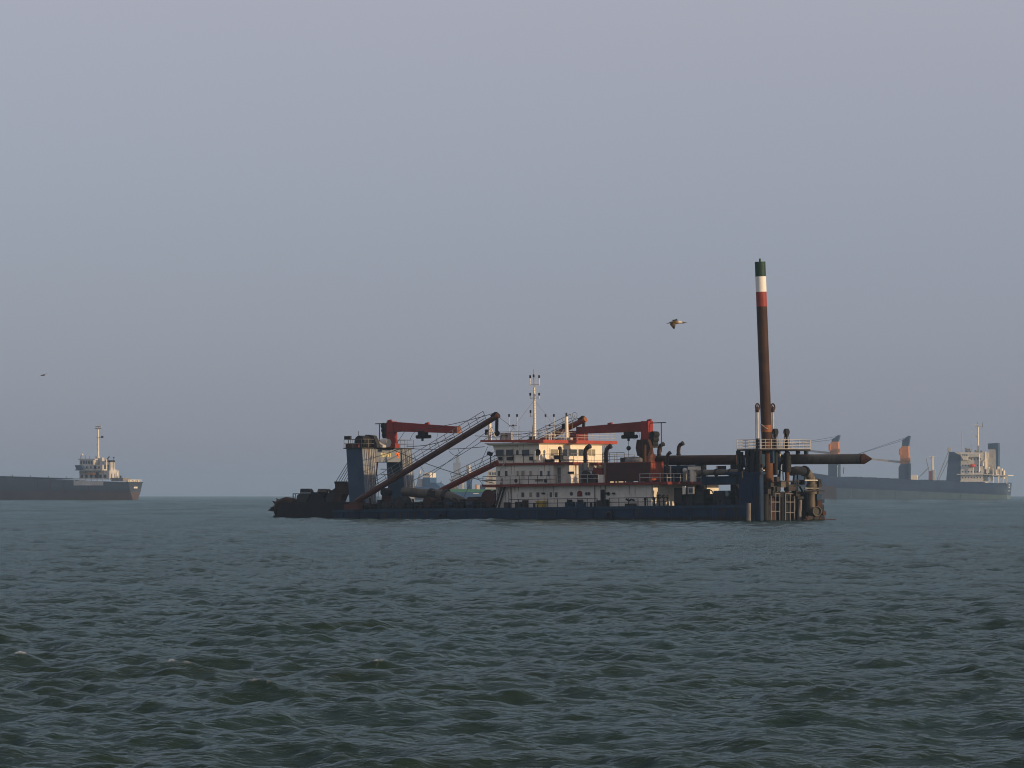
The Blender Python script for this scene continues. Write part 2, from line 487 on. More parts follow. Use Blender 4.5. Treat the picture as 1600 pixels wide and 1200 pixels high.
def make_haze():
    m = bpy.data.materials.new('haze_air'); m.use_nodes = True
    N, L = m.node_tree.nodes, m.node_tree.links
    N.clear()
    out = N.new('ShaderNodeOutputMaterial'); v = N.new('ShaderNodeVolumePrincipled')
    v.inputs['Color'].default_value = (0.68, 0.88, 1.0, 1)
    v.inputs['Density'].default_value = HAZE
    v.inputs['Anisotropy'].default_value = 0.6
    L.new(v.outputs[0], out.inputs['Volume'])
    MATS['haze_air'] = m
    o = MB().box(-10000, 10000, -10000, 10000, -9.0, 52.0).build('haze', 'haze_air')
    tag(o, 'pale blue grey haze over the sea', 'haze', kind='stuff')
HAZE = 0.00013
make_haze()

# ------------------------------------------------------------------ the dredger
DF = Frame(on_sea(1168, 814), R(-38), R(0.7))
P, X = DF.P, DF.X
dredger = DF.root('dredger')
tag(dredger, 'navy blue cutter suction dredger with white deckhouse, red cranes and tall upright spud', 'dredger')
BEAM, BOW, DECK = 17.0, -66.2, 1.95

def cable(a, b, r=0.042, sag=0.0, mat='wire', parent=None, n=8):
    a, b = Vector(a), Vector(b)
    pts = [a.lerp(b, i / n) - Vector((0, 0, sag * 4 * (i / n) * (1 - i / n))) for i in range(n + 1)] if sag else [a, b]
    return MB().tube(pts, r, n=5).build('cable', mat, parent or dredger)

# --- hull: two bow pontoons either side of the ladder well, one barge body behind
hull = MB()
hull.prism([(BOW + 1.2, -2.2), (BOW, -0.6), (BOW, DECK), (-0.0, DECK), (-0.0, -2.2)], 'y', 0.0, 5.4)
hull.prism([(BOW + 1.2, -2.2), (BOW, -0.6), (BOW, DECK), (-0.0, DECK), (-0.0, -2.2)], 'y', 11.6, BEAM)
hull.box(-44.0, 0.0, 5.4, 11.6, -2.2, DECK)
hull_o = hull.build('hull', 'hull_navy', dredger)
m = MB()
m.box(BOW - 0.04, -0.0, -0.14, 0.003, DECK - 0.32, DECK + 0.02)
m.box(BOW - 0.16, BOW + 0.003, -0.14, 5.4, DECK - 0.32, DECK + 0.02)
m.build('rubbing_strake', 'navy', hull_o)
MB().box(BOW, -0.0, -0.07, 0.004, 0.55, 0.72).build('rubbing_strake', 'hull_navy', hull_o)
MB().box(BOW + 0.02, -0.02, -0.012, 0.004, -1.6, 0.52).build('waterline_band', 'wet_plate', hull_o)
rs = random.Random(21)
for i in range(26):                                           # rust runs from the scuppers
    x = rs.uniform(BOW + 1, -1.5); w_ = rs.uniform(0.12, 0.4); h_ = rs.uniform(0.5, 1.5)
    MB().prism([(x - w_ / 2, DECK - 0.33), (x + w_ / 2, DECK - 0.33), (x + w_ * 0.2, DECK - 0.33 - h_), (x - w_ * 0.15, DECK - 0.33 - h_ * 0.9)], 'y', -0.016, 0.002).build('rust_run', 'hull_stain', hull_o)
for i in range(22):                                           # vertical fender bars on the near side
    x = -64.5 + i * 2.95 + random.uniform(-0.3, 0.3)
    MB().box(x, x + 0.16, -0.09, 0.004, -0.6, DECK - 0.3).build('fender_bar', 'hull_navy', hull_o)
for x in (-58, -47.5, -44.5, -35, -27, -20.6, -11, -4):          # tyres hung on ropes
    pts = [(x + 0.48 * math.cos(t), -0.26, 0.75 + 0.48 * math.sin(t)) for t in [2 * PI * k / 14 for k in range(15)]]
    if x in (-47.5, -20.6): MB().tube(pts, 0.15, n=6, caps=False).build('tyre_fender', 'black_steel', hull_o)
MB().cyl(P(1170, 786, y=-0.25), P(1170, 815, y=-0.25), 0.28, n=10).build('fender_tube', 'stern_grey', hull_o)
for x in (-62, -50, -42, -33, -24, -10, -5):                   # paired bollards
    b = MB()
    for dx in (0, 0.6): b.cyl((x + dx, 0.55, DECK), (x + dx, 0.55, DECK + 0.55), 0.15, n=8).cyl((x + dx, 0.55, DECK + 0.5), (x + dx, 0.55, DECK + 0.58), 0.2, n=8)
    b.build('bollard', 'black_steel', hull_o)
MB().box(BOW + 0.1, -0.1, 0.1, 5.3, DECK, DECK + 0.012).build('deck_plating', 'deck_green', hull_o)
MB().box(BOW + 0.1, -0.1, 11.7, BEAM - 0.1, DECK, DECK + 0.012).build('deck_plating', 'deck_green', hull_o)
MB().box(-43.9, -0.1, 5.3, 11.7, DECK, DECK + 0.012).build('deck_plating', 'deck_green', hull_o)

# --- cutter ladder in the well, with cutter head
YC = 8.5
lad = empty('cutter_ladder', dredger)
p0, p1 = P(447, 797, y=YC), P(600, 790, y=YC)
zb = lambda px, py: P(px, py, y=6.2).z
a, b, c = P(438, 786, y=6.4), P(466, 783, y=6.4), P(550, 782, y=6.4)
def slab(y0, y1, pxs, name, mat, parent):
    """outline in photo pixels on the plane y0, given depth to y1"""
    poly = [(P(u, v, y=y0).x, P(u, v, y=y0).z) for u, v in pxs]
    return MB().prism(poly, 'y', y0, y1).build(name, mat, parent)
slab(6.2, 7.1, [(436, 787), (470, 784), (520, 784), (620, 786), (640, 800), (560, 818), (440, 818), (432, 806)], 'ladder_girder', 'black_steel', lad)
slab(9.9, 10.8, [(455, 787), (490, 784), (540, 784), (640, 786), (660, 800), (580, 818), (465, 818), (452, 806)], 'ladder_girder', 'black_steel', lad)
for px in (452, 480, 510, 545, 580):
    q = P(px, 795, y=7.1)
    MB().box(q.x - 0.3, q.x + 0.3, 7.1, 9.9, q.z - 0.5, q.z + 0.7).build('ladder_crossmember', 'black_steel', lad)
qa, qb = P(433, 797, y=YC), P(462, 797, y=YC)
MB().cyl((qa.x, YC, qa.z), (qb.x, YC, qb.z), 0.75, 1.25, n=20).build('shaft_bearing', 'dark_steel', lad)
MB().tube([P(432, 800, y=7.6), P(437, 789, y=7.6), P(448, 784.5, y=7.6), P(470, 786, y=7.6)], [0.5, 0.8, 0.75, 0.5], n=10).build('bearing_shroud', 'spud_brown', lad)
# cutter head: crown of curved blades round the shaft
hubx, hubz = P(446, 799, y=YC).x, P(433, 799, y=YC).z
MB().tube([(hubx + 0.2, YC, hubz), (hubx - 0.5, YC, hubz), (hubx - 1.15, YC, hubz - 0.05)], [1.0, 0.8, 0.3], n=16).build('cutter_head', 'black_steel', lad)
for k in range(6):
    th = 2 * PI * k / 6 + 0.35
    blade = MB()
    prof = [(0.3, 1.0, 0.0), (-0.35, 1.42, 0.16), (-0.95, 1.5, 0.34), (-1.5, 1.25, 0.5)]
    vs = []
    for i, (dx, rr_, tw) in enumerate(prof):
        for dr in (0.0, -0.5):
            for dt in (-0.2, 0.2):
                t = th + tw + dt
                vs.append((hubx + dx, YC + (rr_ + dr) * math.cos(t), hubz + (rr_ + dr) * math.sin(t)))
    fs = []
    for i in range(3):
        o = i * 4
        fs += [(o, o + 1, o + 5, o + 4), (o + 1, o + 3, o + 7, o + 5), (o + 3, o + 2, o + 6, o + 7), (o + 2, o, o + 4, o + 6)]
    fs += [(0, 2, 3, 1), (12, 13, 15, 14)]
    blade.add(vs, fs)
    bo = blade.build('cutter_blade', 'black_steel', lad)
    for i, (dx, rr_, tw) in enumerate(prof[2:]):
        t = th + tw
        c0 = Vector((hubx + dx, YC + (rr_ - 0.05) * math.cos(t), hubz + (rr_ - 0.05) * math.sin(t)))
        c1 = Vector((hubx + dx - 0.3, YC + (rr_ + 0.33) * math.cos(t + 0.1), hubz + (rr_ + 0.33) * math.sin(t + 0.1)))
        MB().beam(c0, c1, 0.5, 0.34, 0.14, 0.08).build('tooth', 'black_steel', lad)
# machinery on the ladder
def skewbox(y0, y1, pxs, name, mat, parent): return slab(y0, y1, pxs, name, mat, parent)
skewbox(6.5, 7.5, [(464, 784), (464, 774), (469, 770.5), (480, 770.5), (484, 774), (478, 784)], 'drive_motor', 'dark_steel', lad)
skewbox(6.6, 7.3, [(468.5, 770), (469.5, 763.5), (482, 763.5), (485, 767), (484, 770)], 'motor_hood', 'dark_steel', lad)
skewbox(6.5, 7.6, [(482, 786), (482, 776), (492, 774), (506, 776), (508, 786)], 'gearbox', 'black_steel', lad)
skewbox(6.7, 7.4, [(495.5, 768.5), (497, 763.8), (510, 763.8), (513, 766.5), (511, 768.5)], 'machinery_canopy', 'pipe_grey', lad)
skewbox(6.9, 7.4, [(497, 785), (497, 768.5), (509, 768.5), (510, 785)], 'lube_tank', 'black_steel', lad)
skewbox(6.6, 7.4, [(509, 781), (511, 771), (523, 763), (527, 756), (531, 765), (520, 786), (511, 786)], 'hose_guard', 'dark_steel', lad)
skewbox(6.4, 7.5, [(523, 754), (541, 753), (541, 770), (537, 771), (531, 785), (518, 785), (524, 768)], 'sheave_housing', 'spud_brown', lad)
skewbox(6.3, 7.7, [(522, 755.5), (522.5, 752.2), (542, 752.2), (542, 755.5)], 'sheave_cap', 'black_steel', lad)
for y in (6.6, 7.2):
    MB().cyl(P(458, 771, y=y), P(458, 786, y=y), 0.07, n=6).build('stanchion', 'black_steel', lad)
    MB().cyl(P(458, 771.5, y=y), P(470, 771.5, y=y), 0.06, n=6).build('stanchion', 'black_steel', lad)
MB().cyl(P(462, 772, y=6.6), P(460, 786, y=6.6), 0.05, n=6).build('stanchion', 'black_steel', lad)
for k in range(6):
    q = P(488 + k * 3.1, 772 + 2 * (k % 2), y=6.5)
    MB().cyl((q.x, 6.45, q.z), (q.x, 6.9, q.z), 0.28, n=10).build('flange', 'black_steel', lad)
railing(lad, [tuple(P(512, 777, y=6.3)), tuple(P(545, 776, y=6.3))], h=0.9, mat='dark_steel', gap=2.0)

# --- bow gantry
gan = empty('bow_gantry', dredger)
GY0, GY1 = 3.0, 13.4
gx0t, gx1t = P(541, 702, y=GY0).x, P(565, 702, y=GY0).x
gx0b, gx1b = P(546, 792, y=GY0).x, P(571, 792, y=GY0).x
GT = P(553, 701, y=GY0).z
def leg(y0t, y1t, y0b, y1b):
    return MB().hexa([(gx0b, y0b, DECK), (gx1b, y0b, DECK), (gx1b, y1b, DECK), (gx0b, y1b, DECK),
                      (gx0t, y0t, GT), (gx1t, y0t, GT), (gx1t, y1t, GT), (gx0t, y1t, GT)]).build('gantry_leg', 'gantry_blue', gan)
leg(GY0, GY0 + 2.4, GY0 + 0.1, GY0 + 2.3)
leg(GY1 - 2.2, GY1, GY1 - 2.2, GY1 - 0.1)
zc = P(600, 722, x=gx1t).z
MB().box(gx0t + 0.15, gx1t - 0.1, GY0 + 2.4, GY1 - 2.2, zc, GT - 0.05).build('crossbeam', 'gantry_blue', gan)
MB().box(gx0t - 0.25, gx1t + 0.25, GY0 - 0.3, GY1 + 0.3, GT, GT + 0.14).build('top_platform', 'dark_steel', gan)
for k in range(7):                                           # falls of wire and conduits down the after face of the near leg
    y = GY0 + 0.5 + k * 0.36
    xx = gx1t + 0.12
    MB().tube([(xx, y, GT - 0.02), (gx1b + 0.16, y, DECK + 1.5 - 0.1 * k)], 0.035 + 0.01 * (k % 2), n=6).build('wire_fall', ['pale_steel', 'pale_steel', 'rope_rust', 'pale_steel'][k % 4], gan)
for k in range(5):
    y = GY1 - 1.9 + k * 0.42
    MB().tube([(gx1t + 0.12, y, GT - 0.02), (gx1b + 0.16, y, DECK + 2.2)], 0.035 + 0.01 * (k % 2), n=6).build('wire_fall', ['pale_steel', 'grey_steel', 'pale_steel'][k % 3], gan)
for k in range(9):                                           # ladder rungs on the far leg
    z = DECK + 2.2 + k * 0.75
    MB().cyl((gx1t + 0.1, GY1 - 0.2, z), (gx1t + 0.1, GY1 + 0.25, z), 0.03, n=5).build('ladder_rung', 'grey_steel', gan)
for (y0_, y1_, zz0) in ((GY0 + 0.02, GY0 + 2.36, None), (GY1 - 2.16, GY1 - 0.06, None)):   # lighter grey sheets added: sunlit brightness of the after faces put into colour
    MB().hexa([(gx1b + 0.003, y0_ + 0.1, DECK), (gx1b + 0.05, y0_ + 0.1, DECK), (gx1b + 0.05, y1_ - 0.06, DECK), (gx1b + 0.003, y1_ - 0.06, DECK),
               (gx1t + 0.003, y0_, GT), (gx1t + 0.05, y0_, GT), (gx1t + 0.05, y1_, GT), (gx1t + 0.003, y1_, GT)]).build('lit_face_sheet', 'gantry_lit_grey', gan)
MB().box(gx1t - 0.1, gx1t - 0.085, GY0 + 2.4, GY1 - 2.2, zc + 0.01, GT - 0.06).build('lit_face_sheet', 'gantry_lit_grey', gan)  # lighter sheet for the crossbeam's sunlit face too
# lettering and badge on the after face of the crossbeam
fc = bpy.data.curves.new('lettering', 'FONT'); fc.body = 'FUXIN 1'; fc.size = 1.15; fc.offset = 0.02; fc.extrude = 0.012; fc.align_x = 'CENTER'; fc.align_y = 'CENTER'
fc.materials.append(MATS['letter_yellow'])
ft = bpy.data.objects.new('lettering', fc); COL.objects.link(ft)
bpy.context.view_layer.update()
lm = bpy.data.meshes.new_from_object(ft.evaluated_get(bpy.context.evaluated_depsgraph_get()))
bpy.data.objects.remove(ft)
if not lm.materials: lm.materials.append(MATS['letter_yellow'])
lt = bpy.data.objects.new('lettering', lm); COL.objects.link(lt); lt.parent = gan
q = P(603, 711.3, x=gx1t - 0.07)
lt.location = (gx1t - 0.07, q.y, q.z); lt.rotation_euler = (PI / 2, 0, PI / 2); lt.scale = (0.52, 0.6, 1)
q = P(622, 711, x=gx1t - 0.07)
bd = MB().prism([(q.y - 0.5, q.z + 0.18), (q.y + 0.1, q.z - 0.45), (q.y + 0.36, q.z + 0.02), (q.y + 0.28, q.z + 0.34), (q.y - 0.1, q.z + 0.38)], 'x', gx1t - 0.09, gx1t - 0.06).build('badge', 'logo_orange', gan)
MB().prism([(q.y - 0.35, q.z + 0.2), (q.y + 0.05, q.z - 0.3), (q.y + 0.1, q.z - 0.2), (q.y - 0.2, q.z + 0.22)], 'x', gx1t - 0.07, gx1t - 0.05).build('badge_stripe', 'navy', gan)
# machinery on the platform
zt = GT + 0.14
q = P(569, 693, y=4.5)
w = MB().cyl((q.x - 0.1, 3.6, zt + 0.75), (q.x - 0.1, 5.2, zt + 0.75), 0.85, n=16)
w.build('sheave', 'black_steel', gan)
MB().prism([(q.x - 1.6, zt), (q.x - 1.1, zt + 1.2), (q.x - 0.4, zt + 1.75), (q.x + 0.9, zt + 1.6), (q.x + 1.5, zt + 0.5), (q.x + 1.5, zt)], 'y', 5.3, 6.0).build('sheave_bracket', 'dark_steel', gan)
q = P(588, 694, y=6.5)
MB().prism([(q.x - 1.3, zt), (q.x - 1.3, zt + 1.1), (q.x - 0.5, zt + 1.15), (q.x + 1.6, zt + 0.3), (q.x + 1.6, zt)], 'y', 5.9, 6.9).build('hood', 'pale_steel', gan)
q = P(600, 694, y=7.4)
MB().cyl((q.x - 0.2, 7.2, zt + 0.6), (q.x + 1.0, 7.2, zt + 0.6), 0.55, n=14).build('oil_drum', 'pale_steel', gan)
q = P(546, 697, y=3.3)
MB().box(q.x - 0.6, q.x + 1.6, 3.2, 4.2, zt, zt + 0.55).build('locker', 'dark_maroon', gan)
q = P(543.5, 684, y=3.1)
MB().beam((q.x - 0.5, 3.1, q.z), (q.x + 0.5, 3.1, q.z), 0.35, 0.45).build('floodlight', 'black_steel', gan)
MB().cyl((q.x + 0.1, 3.1, zt), (q.x + 0.1, 3.1, q.z), 0.05, n=6).build('floodlight_post', 'dark_steel', gan)
railing(gan, [(gx0t - 0.2, GY0 - 0.2, zt), (gx1t + 0.2, GY0 - 0.2, zt), (gx1t + 0.2, GY1 + 0.2, zt)], h=1.1, mat='grey_steel', gap=1.3)
railing(gan, [(gx0t - 0.2, GY0 - 0.2, zt), (gx0t - 0.2, GY1 + 0.2, zt), (gx1t + 0.2, GY1 + 0.2, zt)], h=1.1, mat='grey_steel', gap=1.3)
for y in (4.4, 12.0):
    MB().cyl((gx0t + 1, y, zt), (gx0t + 1, y, zt + 2.2), 0.035, n=5).build('aerial', 'dark_steel', gan)
# a brace and work step between the legs
MB().cyl(P(590, 722, y=6), P(585, 765, y=6), 0.1, n=6).build('brace', 'black_steel', gan)
q = P(600, 733, y=9.5)
for dz in (0, -0.75):
    MB().cyl((q.x - 0.6, 9.5, q.z + dz), (q.x + 1.0, 11.1, q.z + dz), 0.05, n=5).build('step_bar', 'dark_steel', gan)
# hoisting wires from gantry head down to the ladder
for k in range(5):
    cable(P(543.5 + 0.3 * k, 722 + 5.5 * k, y=6.0 + k * 0.8), P(525 + 4 * k, 752.5, y=6.4 + k * 0.25), r=0.045)

# --- swing booms
def swing_boom(pa, pb, y, mat, r=0.40, rail_from=0.12, rail_to=0.93):
    bm = empty('swing_boom', dredger)
    A, B = P(*pa, y=y), P(*pb, y=y)
    D = (B - A).normalized(); U = Vector((-D.z, 0, D.x))
    if U.z < 0: U = -U
    MB().tube([A, A.lerp(B, 0.05), A.lerp(B, 0.93), B], [r * 0.8, r, r * 0.95, r * 0.8], n=16).build('boom_tube', mat, bm)
    MB().cyl(B - D * 0.1, B + D * 0.22, r * 0.9, n=14).build('boom_cap', 'rust_orange', bm)
    MB().beam(B - D * 0.8 + U * 0.3, B + D * 0.05 + U * 0.4, 0.55, 0.35).build('head_fitting', 'black_steel', bm)
    MB().beam(B - D * 0.2 - U * 0.3, B - D * 0.9 - U * 1.7, 0.3, 0.3).build('fairlead', 'black_steel', bm)
    MB().ball(B - D * 0.95 - U * 2.0, 0.36).build('sheave_block', 'black_steel', bm)
    MB().box(A.x - 0.8, A.x + 0.8, y - 0.5, y + 0.5, DECK, max(A.z, DECK + 0.6)).build('hinge_bracket', 'dark_maroon', bm)
    n = 15
    a0, b0 = A.lerp(B, rail_from), A.lerp(B, rail_to)
    rl = MB()
    for h in (0.62, 1.15):
        rl.cyl(a0 + U * (r + h), b0 + U * (r + h), 0.042, n=5)
    rl.cyl(a0 + U * (r + 0.1) + Vector((0, -0.3, 0)), b0 + U * (r + 0.1) + Vector((0, -0.3, 0)), 0.05, n=5)
    ro = rl.build('handrail', 'grey_steel', bm)
    for i in range(n + 1):
        q = a0.lerp(b0, i / n)
        MB().cyl(q + U * r * 0.9, q + U * (r + 1.16), 0.04, n=5).build('handrail_post', 'grey_steel', bm)
    return A, B, D, U
A1, B1, D1, U1 = swing_boom((556, 784), (777, 650), -0.55, 'boom_brown')
A2, B2, D2, U2 = swing_boom((682, 770), (913, 656), 17.4, 'boom_red')
# stays and guys
cable(B1 + U1 * 0.5, (gx1t + 0.3, 8.0, GT + 2.2), sag=0.5)
cable(A1.lerp(B1, 0.72) + U1 * 0.6, (gx1t, GY1 - 1, GT + 0.4), sag=0.4, r=0.05)
cable(P(640, 701, y=GY1), P(757, 698, y=2.0), sag=0.2)
cable(P(612, 702, x=gx1t + 0.1), P(772, 755, y=2.5), sag=0.4, r=0.045)
cable(P(643, 752, y=12), P(776, 674, y=0.5), r=0.035, sag=0.3)
cable(P(670, 745, y=12), P(770, 667, y=0.5), r=0.03)
cable(B1, P(805, 671, y=4), r=0.025)
cable(B2 + U2 * 0.5, P(742, 681, y=4.5), sag=0.9)
cable(B2 + U2 * 0.3, P(845, 682, y=14), r=0.03)
cable(P(762, 698, y=1.2), P(746, 735, y=3.5), r=0.03)
cable(P(735, 746, y=14), P(790, 752, y=2.5), r=0.03)
cable(P(716, 702, y=5), P(722, 709, y=5), r=0.03, sag=0.3)
cable(P(702, 705, y=5), P(722, 709, y=5), r=0.03, sag=0.4)
cable(P(740, 745, y=15), P(724, 778, y=15), r=0.03)

# --- deck cranes
def deck_crane(px_post, post_w, ytop, ybase, tip, tip_h, y, direction, mats, trolley_px):
    cr = empty('deck_crane', dredger)
    base, top = P(px_post, ybase, y=y), P(px_post, ytop, y=y)
    mcol, mboom = mats
    s_ = direction
    mped = 'red' if s_ > 0 else 'dark_maroon'
    MB().cyl((base.x, y, base.z), (base.x, y, base.z + 0.5), 1.05, n=20).build('slewing_ring', mped, cr)
    MB().cyl((base.x, y, base.z + 0.45), (base.x, y, base.z + 1.35), 0.85, 0.7, n=20).build('pedestal', mped, cr)
    c0 = base.z + 1.3
    s = direction
    hw = post_w / 2
    MB().prism([(base.x - hw, c0), (base.x + hw, c0), (base.x + hw * 0.9, top.z - 0.4), (base.x + hw * 0.9, top.z), (base.x - hw * 0.9, top.z), (base.x - hw * 0.9, top.z - 0.4)], 'y', y - hw * 0.85, y + hw * 0.85).build('column', mcol, cr)
    T = P(*tip, y=y)
    b0 = base.x - s * hw * 0.6
    MB().hexa([(b0, y - 0.42, top.z - 1.25), (T.x, y - 0.3, T.z - tip_h), (T.x, y + 0.3, T.z - tip_h), (b0, y + 0.42, top.z - 1.25),
               (b0, y - 0.42, top.z), (T.x, y - 0.3, T.z), (T.x, y + 0.3, T.z), (b0, y + 0.42, top.z)]).build('boom', mboom, cr)
    for sy in (-1, 1):                                       # lower flange that the trolley runs on
        MB().beam((b0, y + sy * 0.38, top.z - 1.26), (T.x, y + sy * 0.32, T.z - tip_h), 0.18, 0.1).build('boom_flange', mboom, cr)
    MB().box(min(T.x, T.x + s * 0.12), max(T.x, T.x + s * 0.12), y - 0.36, y + 0.36, T.z - tip_h - 0.05, T.z + 0.06).build('end_plate', 'rust_orange' if s > 0 else 'black_steel', cr)
    for fr in (0.0, 0.55):
        q = Vector((b0, y, top.z)).lerp(Vector((T.x, y, T.z)), fr)
        MB().beam(q + Vector((-0.3, 0, 0.02)), q + Vector((0.3, 0, 0.12)), 0.3, 0.3).build('lifting_eye', mcol, cr)
    # trolley hoist
    t = P(trolley_px, 678, y=y)
    f = (t.x - b0) / (T.x - b0)
    zb_ = (top.z - 1.25) + ((T.z - tip_h) - (top.z - 1.25)) * f
    MB().box(t.x - 0.55, t.x + 0.55, y - 0.45, y + 0.45, zb_ - 0.55, zb_ + 0.12).build('trolley', 'black_steel', cr)
    MB().cyl((t.x - 1.1, y, zb_ - 0.65), (t.x + 1.25, y, zb_ - 0.65), 0.24, n=12).build('hoist_drum', 'black_steel', cr)
    MB().cyl((t.x - 0.1, y, zb_ - 1.2), (t.x - 0.1, y, zb_ - 0.6), 0.16, n=8).build('hoist_block', 'black_steel', cr)
    # counterweight winch on the back of the column
    bx = base.x + s * -1 * (hw + 0.35)
    for k in range(3):
        MB().cyl((bx - 0.1 * k * s, y - 0.55, c0 + 0.45 + 0.62 * k), (bx - 0.1 * k * s, y + 0.55, c0 + 0.45 + 0.62 * k), 0.4, n=12).build('winch', 'black_steel', cr)
    MB().box(bx - 0.3, bx + 0.3, y - 0.5, y + 0.5, c0, c0 + 1.9).build('winch_frame', 'dark_steel', cr)
    ax = base.x - s * (hw + 1.6)
    MB().cyl((ax, y, c0 - 0.6), (ax, y, top.z - 0.25), 0.06, n=6).build('cable_mast', 'dark_steel', cr)
    MB().cyl((ax - s * 0.7, y, top.z - 0.25), (base.x, y, top.z - 0.25), 0.07, n=6).build('cable_arm', 'dark_steel', cr)
    return cr, base, top, t, zb_
cr1, b1, t1, tr1, z1 = deck_crane(612.5, 1.15, 658.5, 700, (716, 666.5), 0.85, 8.5, 1, ('red', 'red'), 661)
for (ua, ub) in ((630, 652), (645, 648)):
    pass
cable((b1.x + 0.6, 8.5, t1.z - 3.2), (tr1.x - 3, 8.5, z1 + 0.3), r=0.03, parent=cr1)
cable((b1.x + 4, 8.5, z1), (b1.x + 2.5, 9.2, GT + 1), r=0.025, sag=-0.2, parent=cr1)
cable((b1.x + 8, 8.5, z1), (b1.x + 7, 9.0, GT), r=0.02, parent=cr1)
cr2, b2, t2, tr2, z2 = deck_crane(1011.5, 1.25, 658, 716, (904, 667.5), 0.8, 8.5, -1, ('red', 'maroon'), 983)
MB().prism([(b2.x - 0.7, b2.z + 0.3), (b2.x - 0.95, b2.z + 1.3), (b2.x - 0.75, b2.z + 2.35), (b2.x + 0.95, b2.z + 2.35), (b2.x + 1.35, b2.z + 1.3), (b2.x + 0.9, b2.z + 0.3)], 'y', 7.3, 7.9).build('slewing_guard', 'spud_brown', cr2)
hx = tr2.x
cable((hx - 0.1, 8.5, z2 - 1.2), (hx - 0.1, 8.5, z2 - 3.4), r=0.03, parent=cr2)
MB().ball((hx - 0.1, 8.5, z2 - 2.1), 0.3).build('hook_block', 'black_steel', cr2)
MB().box(hx - 0.45, hx + 0.25, 8.2, 8.8, z2 - 3.9, z2 - 3.2).build('hook_block', 'pale_steel', cr2)
MB().ball((hx - 0.1, 8.5, z2 - 4.2), 0.24).build('hook', 'black_steel', cr2)
for k, (u, dep) in enumerate(((1.3, 1.0), (2.4, 1.2), (3.4, 0.9))):
    cable((hx + u - 0.9, 8.5, z2), (hx + u, 8.5, z2), r=0.025, sag=dep, parent=cr2)
# pedestal column that carries the after crane up from the main deck
MB().cyl((b2.x, 8.5, DECK), (b2.x, 8.5, b2.z + 0.1), 0.95, n=18).build('crane_column', 'dark_maroon', cr2)

# --- deckhouse in three storeys
WY, FY = 1.2, 15.8                                      # near and far walls
xF = X(775, WY)                                          # forward end
xA1, xA2, xA3 = X(1018, WY), X(877, WY), X(843, WY)      # after ends of the three storeys
z2f = 4.95                                              # floor of the second storey (top of slab)
z3f = 7.65
zr = 10.55
def pane_on_near(house, px0, px1, py0, py1, y, mat='glass', fr=0.07, frame='white'):
    a, b = P(px0, py1, y=y), P(px1, py0, y=y)
    x0, x1, za, zb = min(a.x, b.x), max(a.x, b.x), a.z, b.z
    MB().box(x0 - fr, x1 + fr, y - 0.05, y + 0.01, zb, zb + fr).box(x0 - fr, x1 + fr, y - 0.07, y + 0.01, za - fr, za).box(x0 - fr, x0, y - 0.05, y + 0.01, za, zb).box(x1, x1 + fr, y - 0.05, y + 0.01, za, zb).build('window_frame', frame, house)
    MB().box(x0, x1, y - 0.015, y + 0.01, za, zb).build('window_pane', mat, house)
def pane_on_aft(house, px0, px1, py0, py1, x, mat='glass', fr=0.07, frame='cream'):
    a, b = P(px0, py1, x=x), P(px1, py0, x=x)
    y0, y1, za, zb = min(a.y, b.y), max(a.y, b.y), min(a.z, b.z), max(a.z, b.z)
    MB().box(x - 0.01, x + 0.06, y0 - fr, y1 + fr, zb, zb + fr).box(x - 0.01, x + 0.08, y0 - fr, y1 + fr, za - fr, za).box(x - 0.01, x + 0.06, y0 - fr, y0, za, zb).box(x - 0.01, x + 0.06, y1, y1 + fr, za, zb).build('window_frame', frame, house)
    MB().box(x - 0.01, x + 0.015, y0, y1, za, zb).build('window_pane', mat, house)
zx = lambda v: 740 + v / 7.273
zy = lambda v: 670 + v / 7.273

h1 = empty('lower_deckhouse', dredger)
MB().box(xF, xA1, WY, FY, DECK, z2f - 0.35).build('wall', 'white', h1)
MB().box(xF - 1.6, xA1 + 2.0, 0.35, 16.6, z2f - 0.35, z2f).build('deck_slab', 'maroon', h1)
for i in range(14):                                       # stiffener seams in the plating
    x = xF + 1.1 + i * 1.75
    if x < xA1 - 0.5: MB().box(x, x + 0.05, WY - 0.02, WY + 0.01, DECK, z2f - 0.35).build('stiffener', 'white', h1)
for a_, b_ in ((545, 580), (635, 665), (715, 750), (865, 895), (925, 960)):
    pane_on_near(h1, zx(a_), zx(b_), zy(722), zy(778), WY, 'olive_glass' if a_ == 635 else 'glass')
for cx, r_ in ((1113, 0.2), (1285, 0.17), (1312, 0.17), (1535, 0.2)):
    q = P(zx(cx), zy(738), y=WY)
    MB().cyl((q.x, WY - 0.06, q.z), (q.x, WY + 0.01, q.z), r_ + 0.07, n=14).build('porthole_rim', 'grey_steel', h1)
    MB().cyl((q.x, WY - 0.075, q.z), (q.x, WY - 0.05, q.z), r_, n=14).build('porthole_pane', 'glass', h1)
q0, q1 = P(zx(1180), zy(770), y=WY), P(zx(1235), zy(705), y=WY)
MB().prism([(q0.x, q0.z), (q1.x, q0.z), (q1.x, q1.z - 0.2), (q1.x - 0.2, q1.z), (q0.x + 0.2, q1.z), (q0.x, q1.z - 0.2)], 'y', WY - 0.05, WY + 0.01).build('hatch', 'maroon', h1)
for a_, b_, mt in ((1450, 1495, 'black_steel'), (372, 398, 'white')):
    q0, q1 = P(zx(a_), zy(855), y=WY), P(zx(b_), zy(690 if a_ > 500 else 715), y=WY)
    d = MB().box(q0.x, q1.x, WY - 0.04, WY + 0.01, DECK + 0.1, q1.z).build('door', mt, h1)
    MB().box(q0.x - 0.08, q0.x, WY - 0.06, WY + 0.01, DECK + 0.1, q1.z).build('door_jamb', 'grey_steel', h1)
    MB().box(q1.x, q1.x + 0.08, WY - 0.06, WY + 0.01, DECK + 0.1, q1.z).build('door_jamb', 'grey_steel', h1)
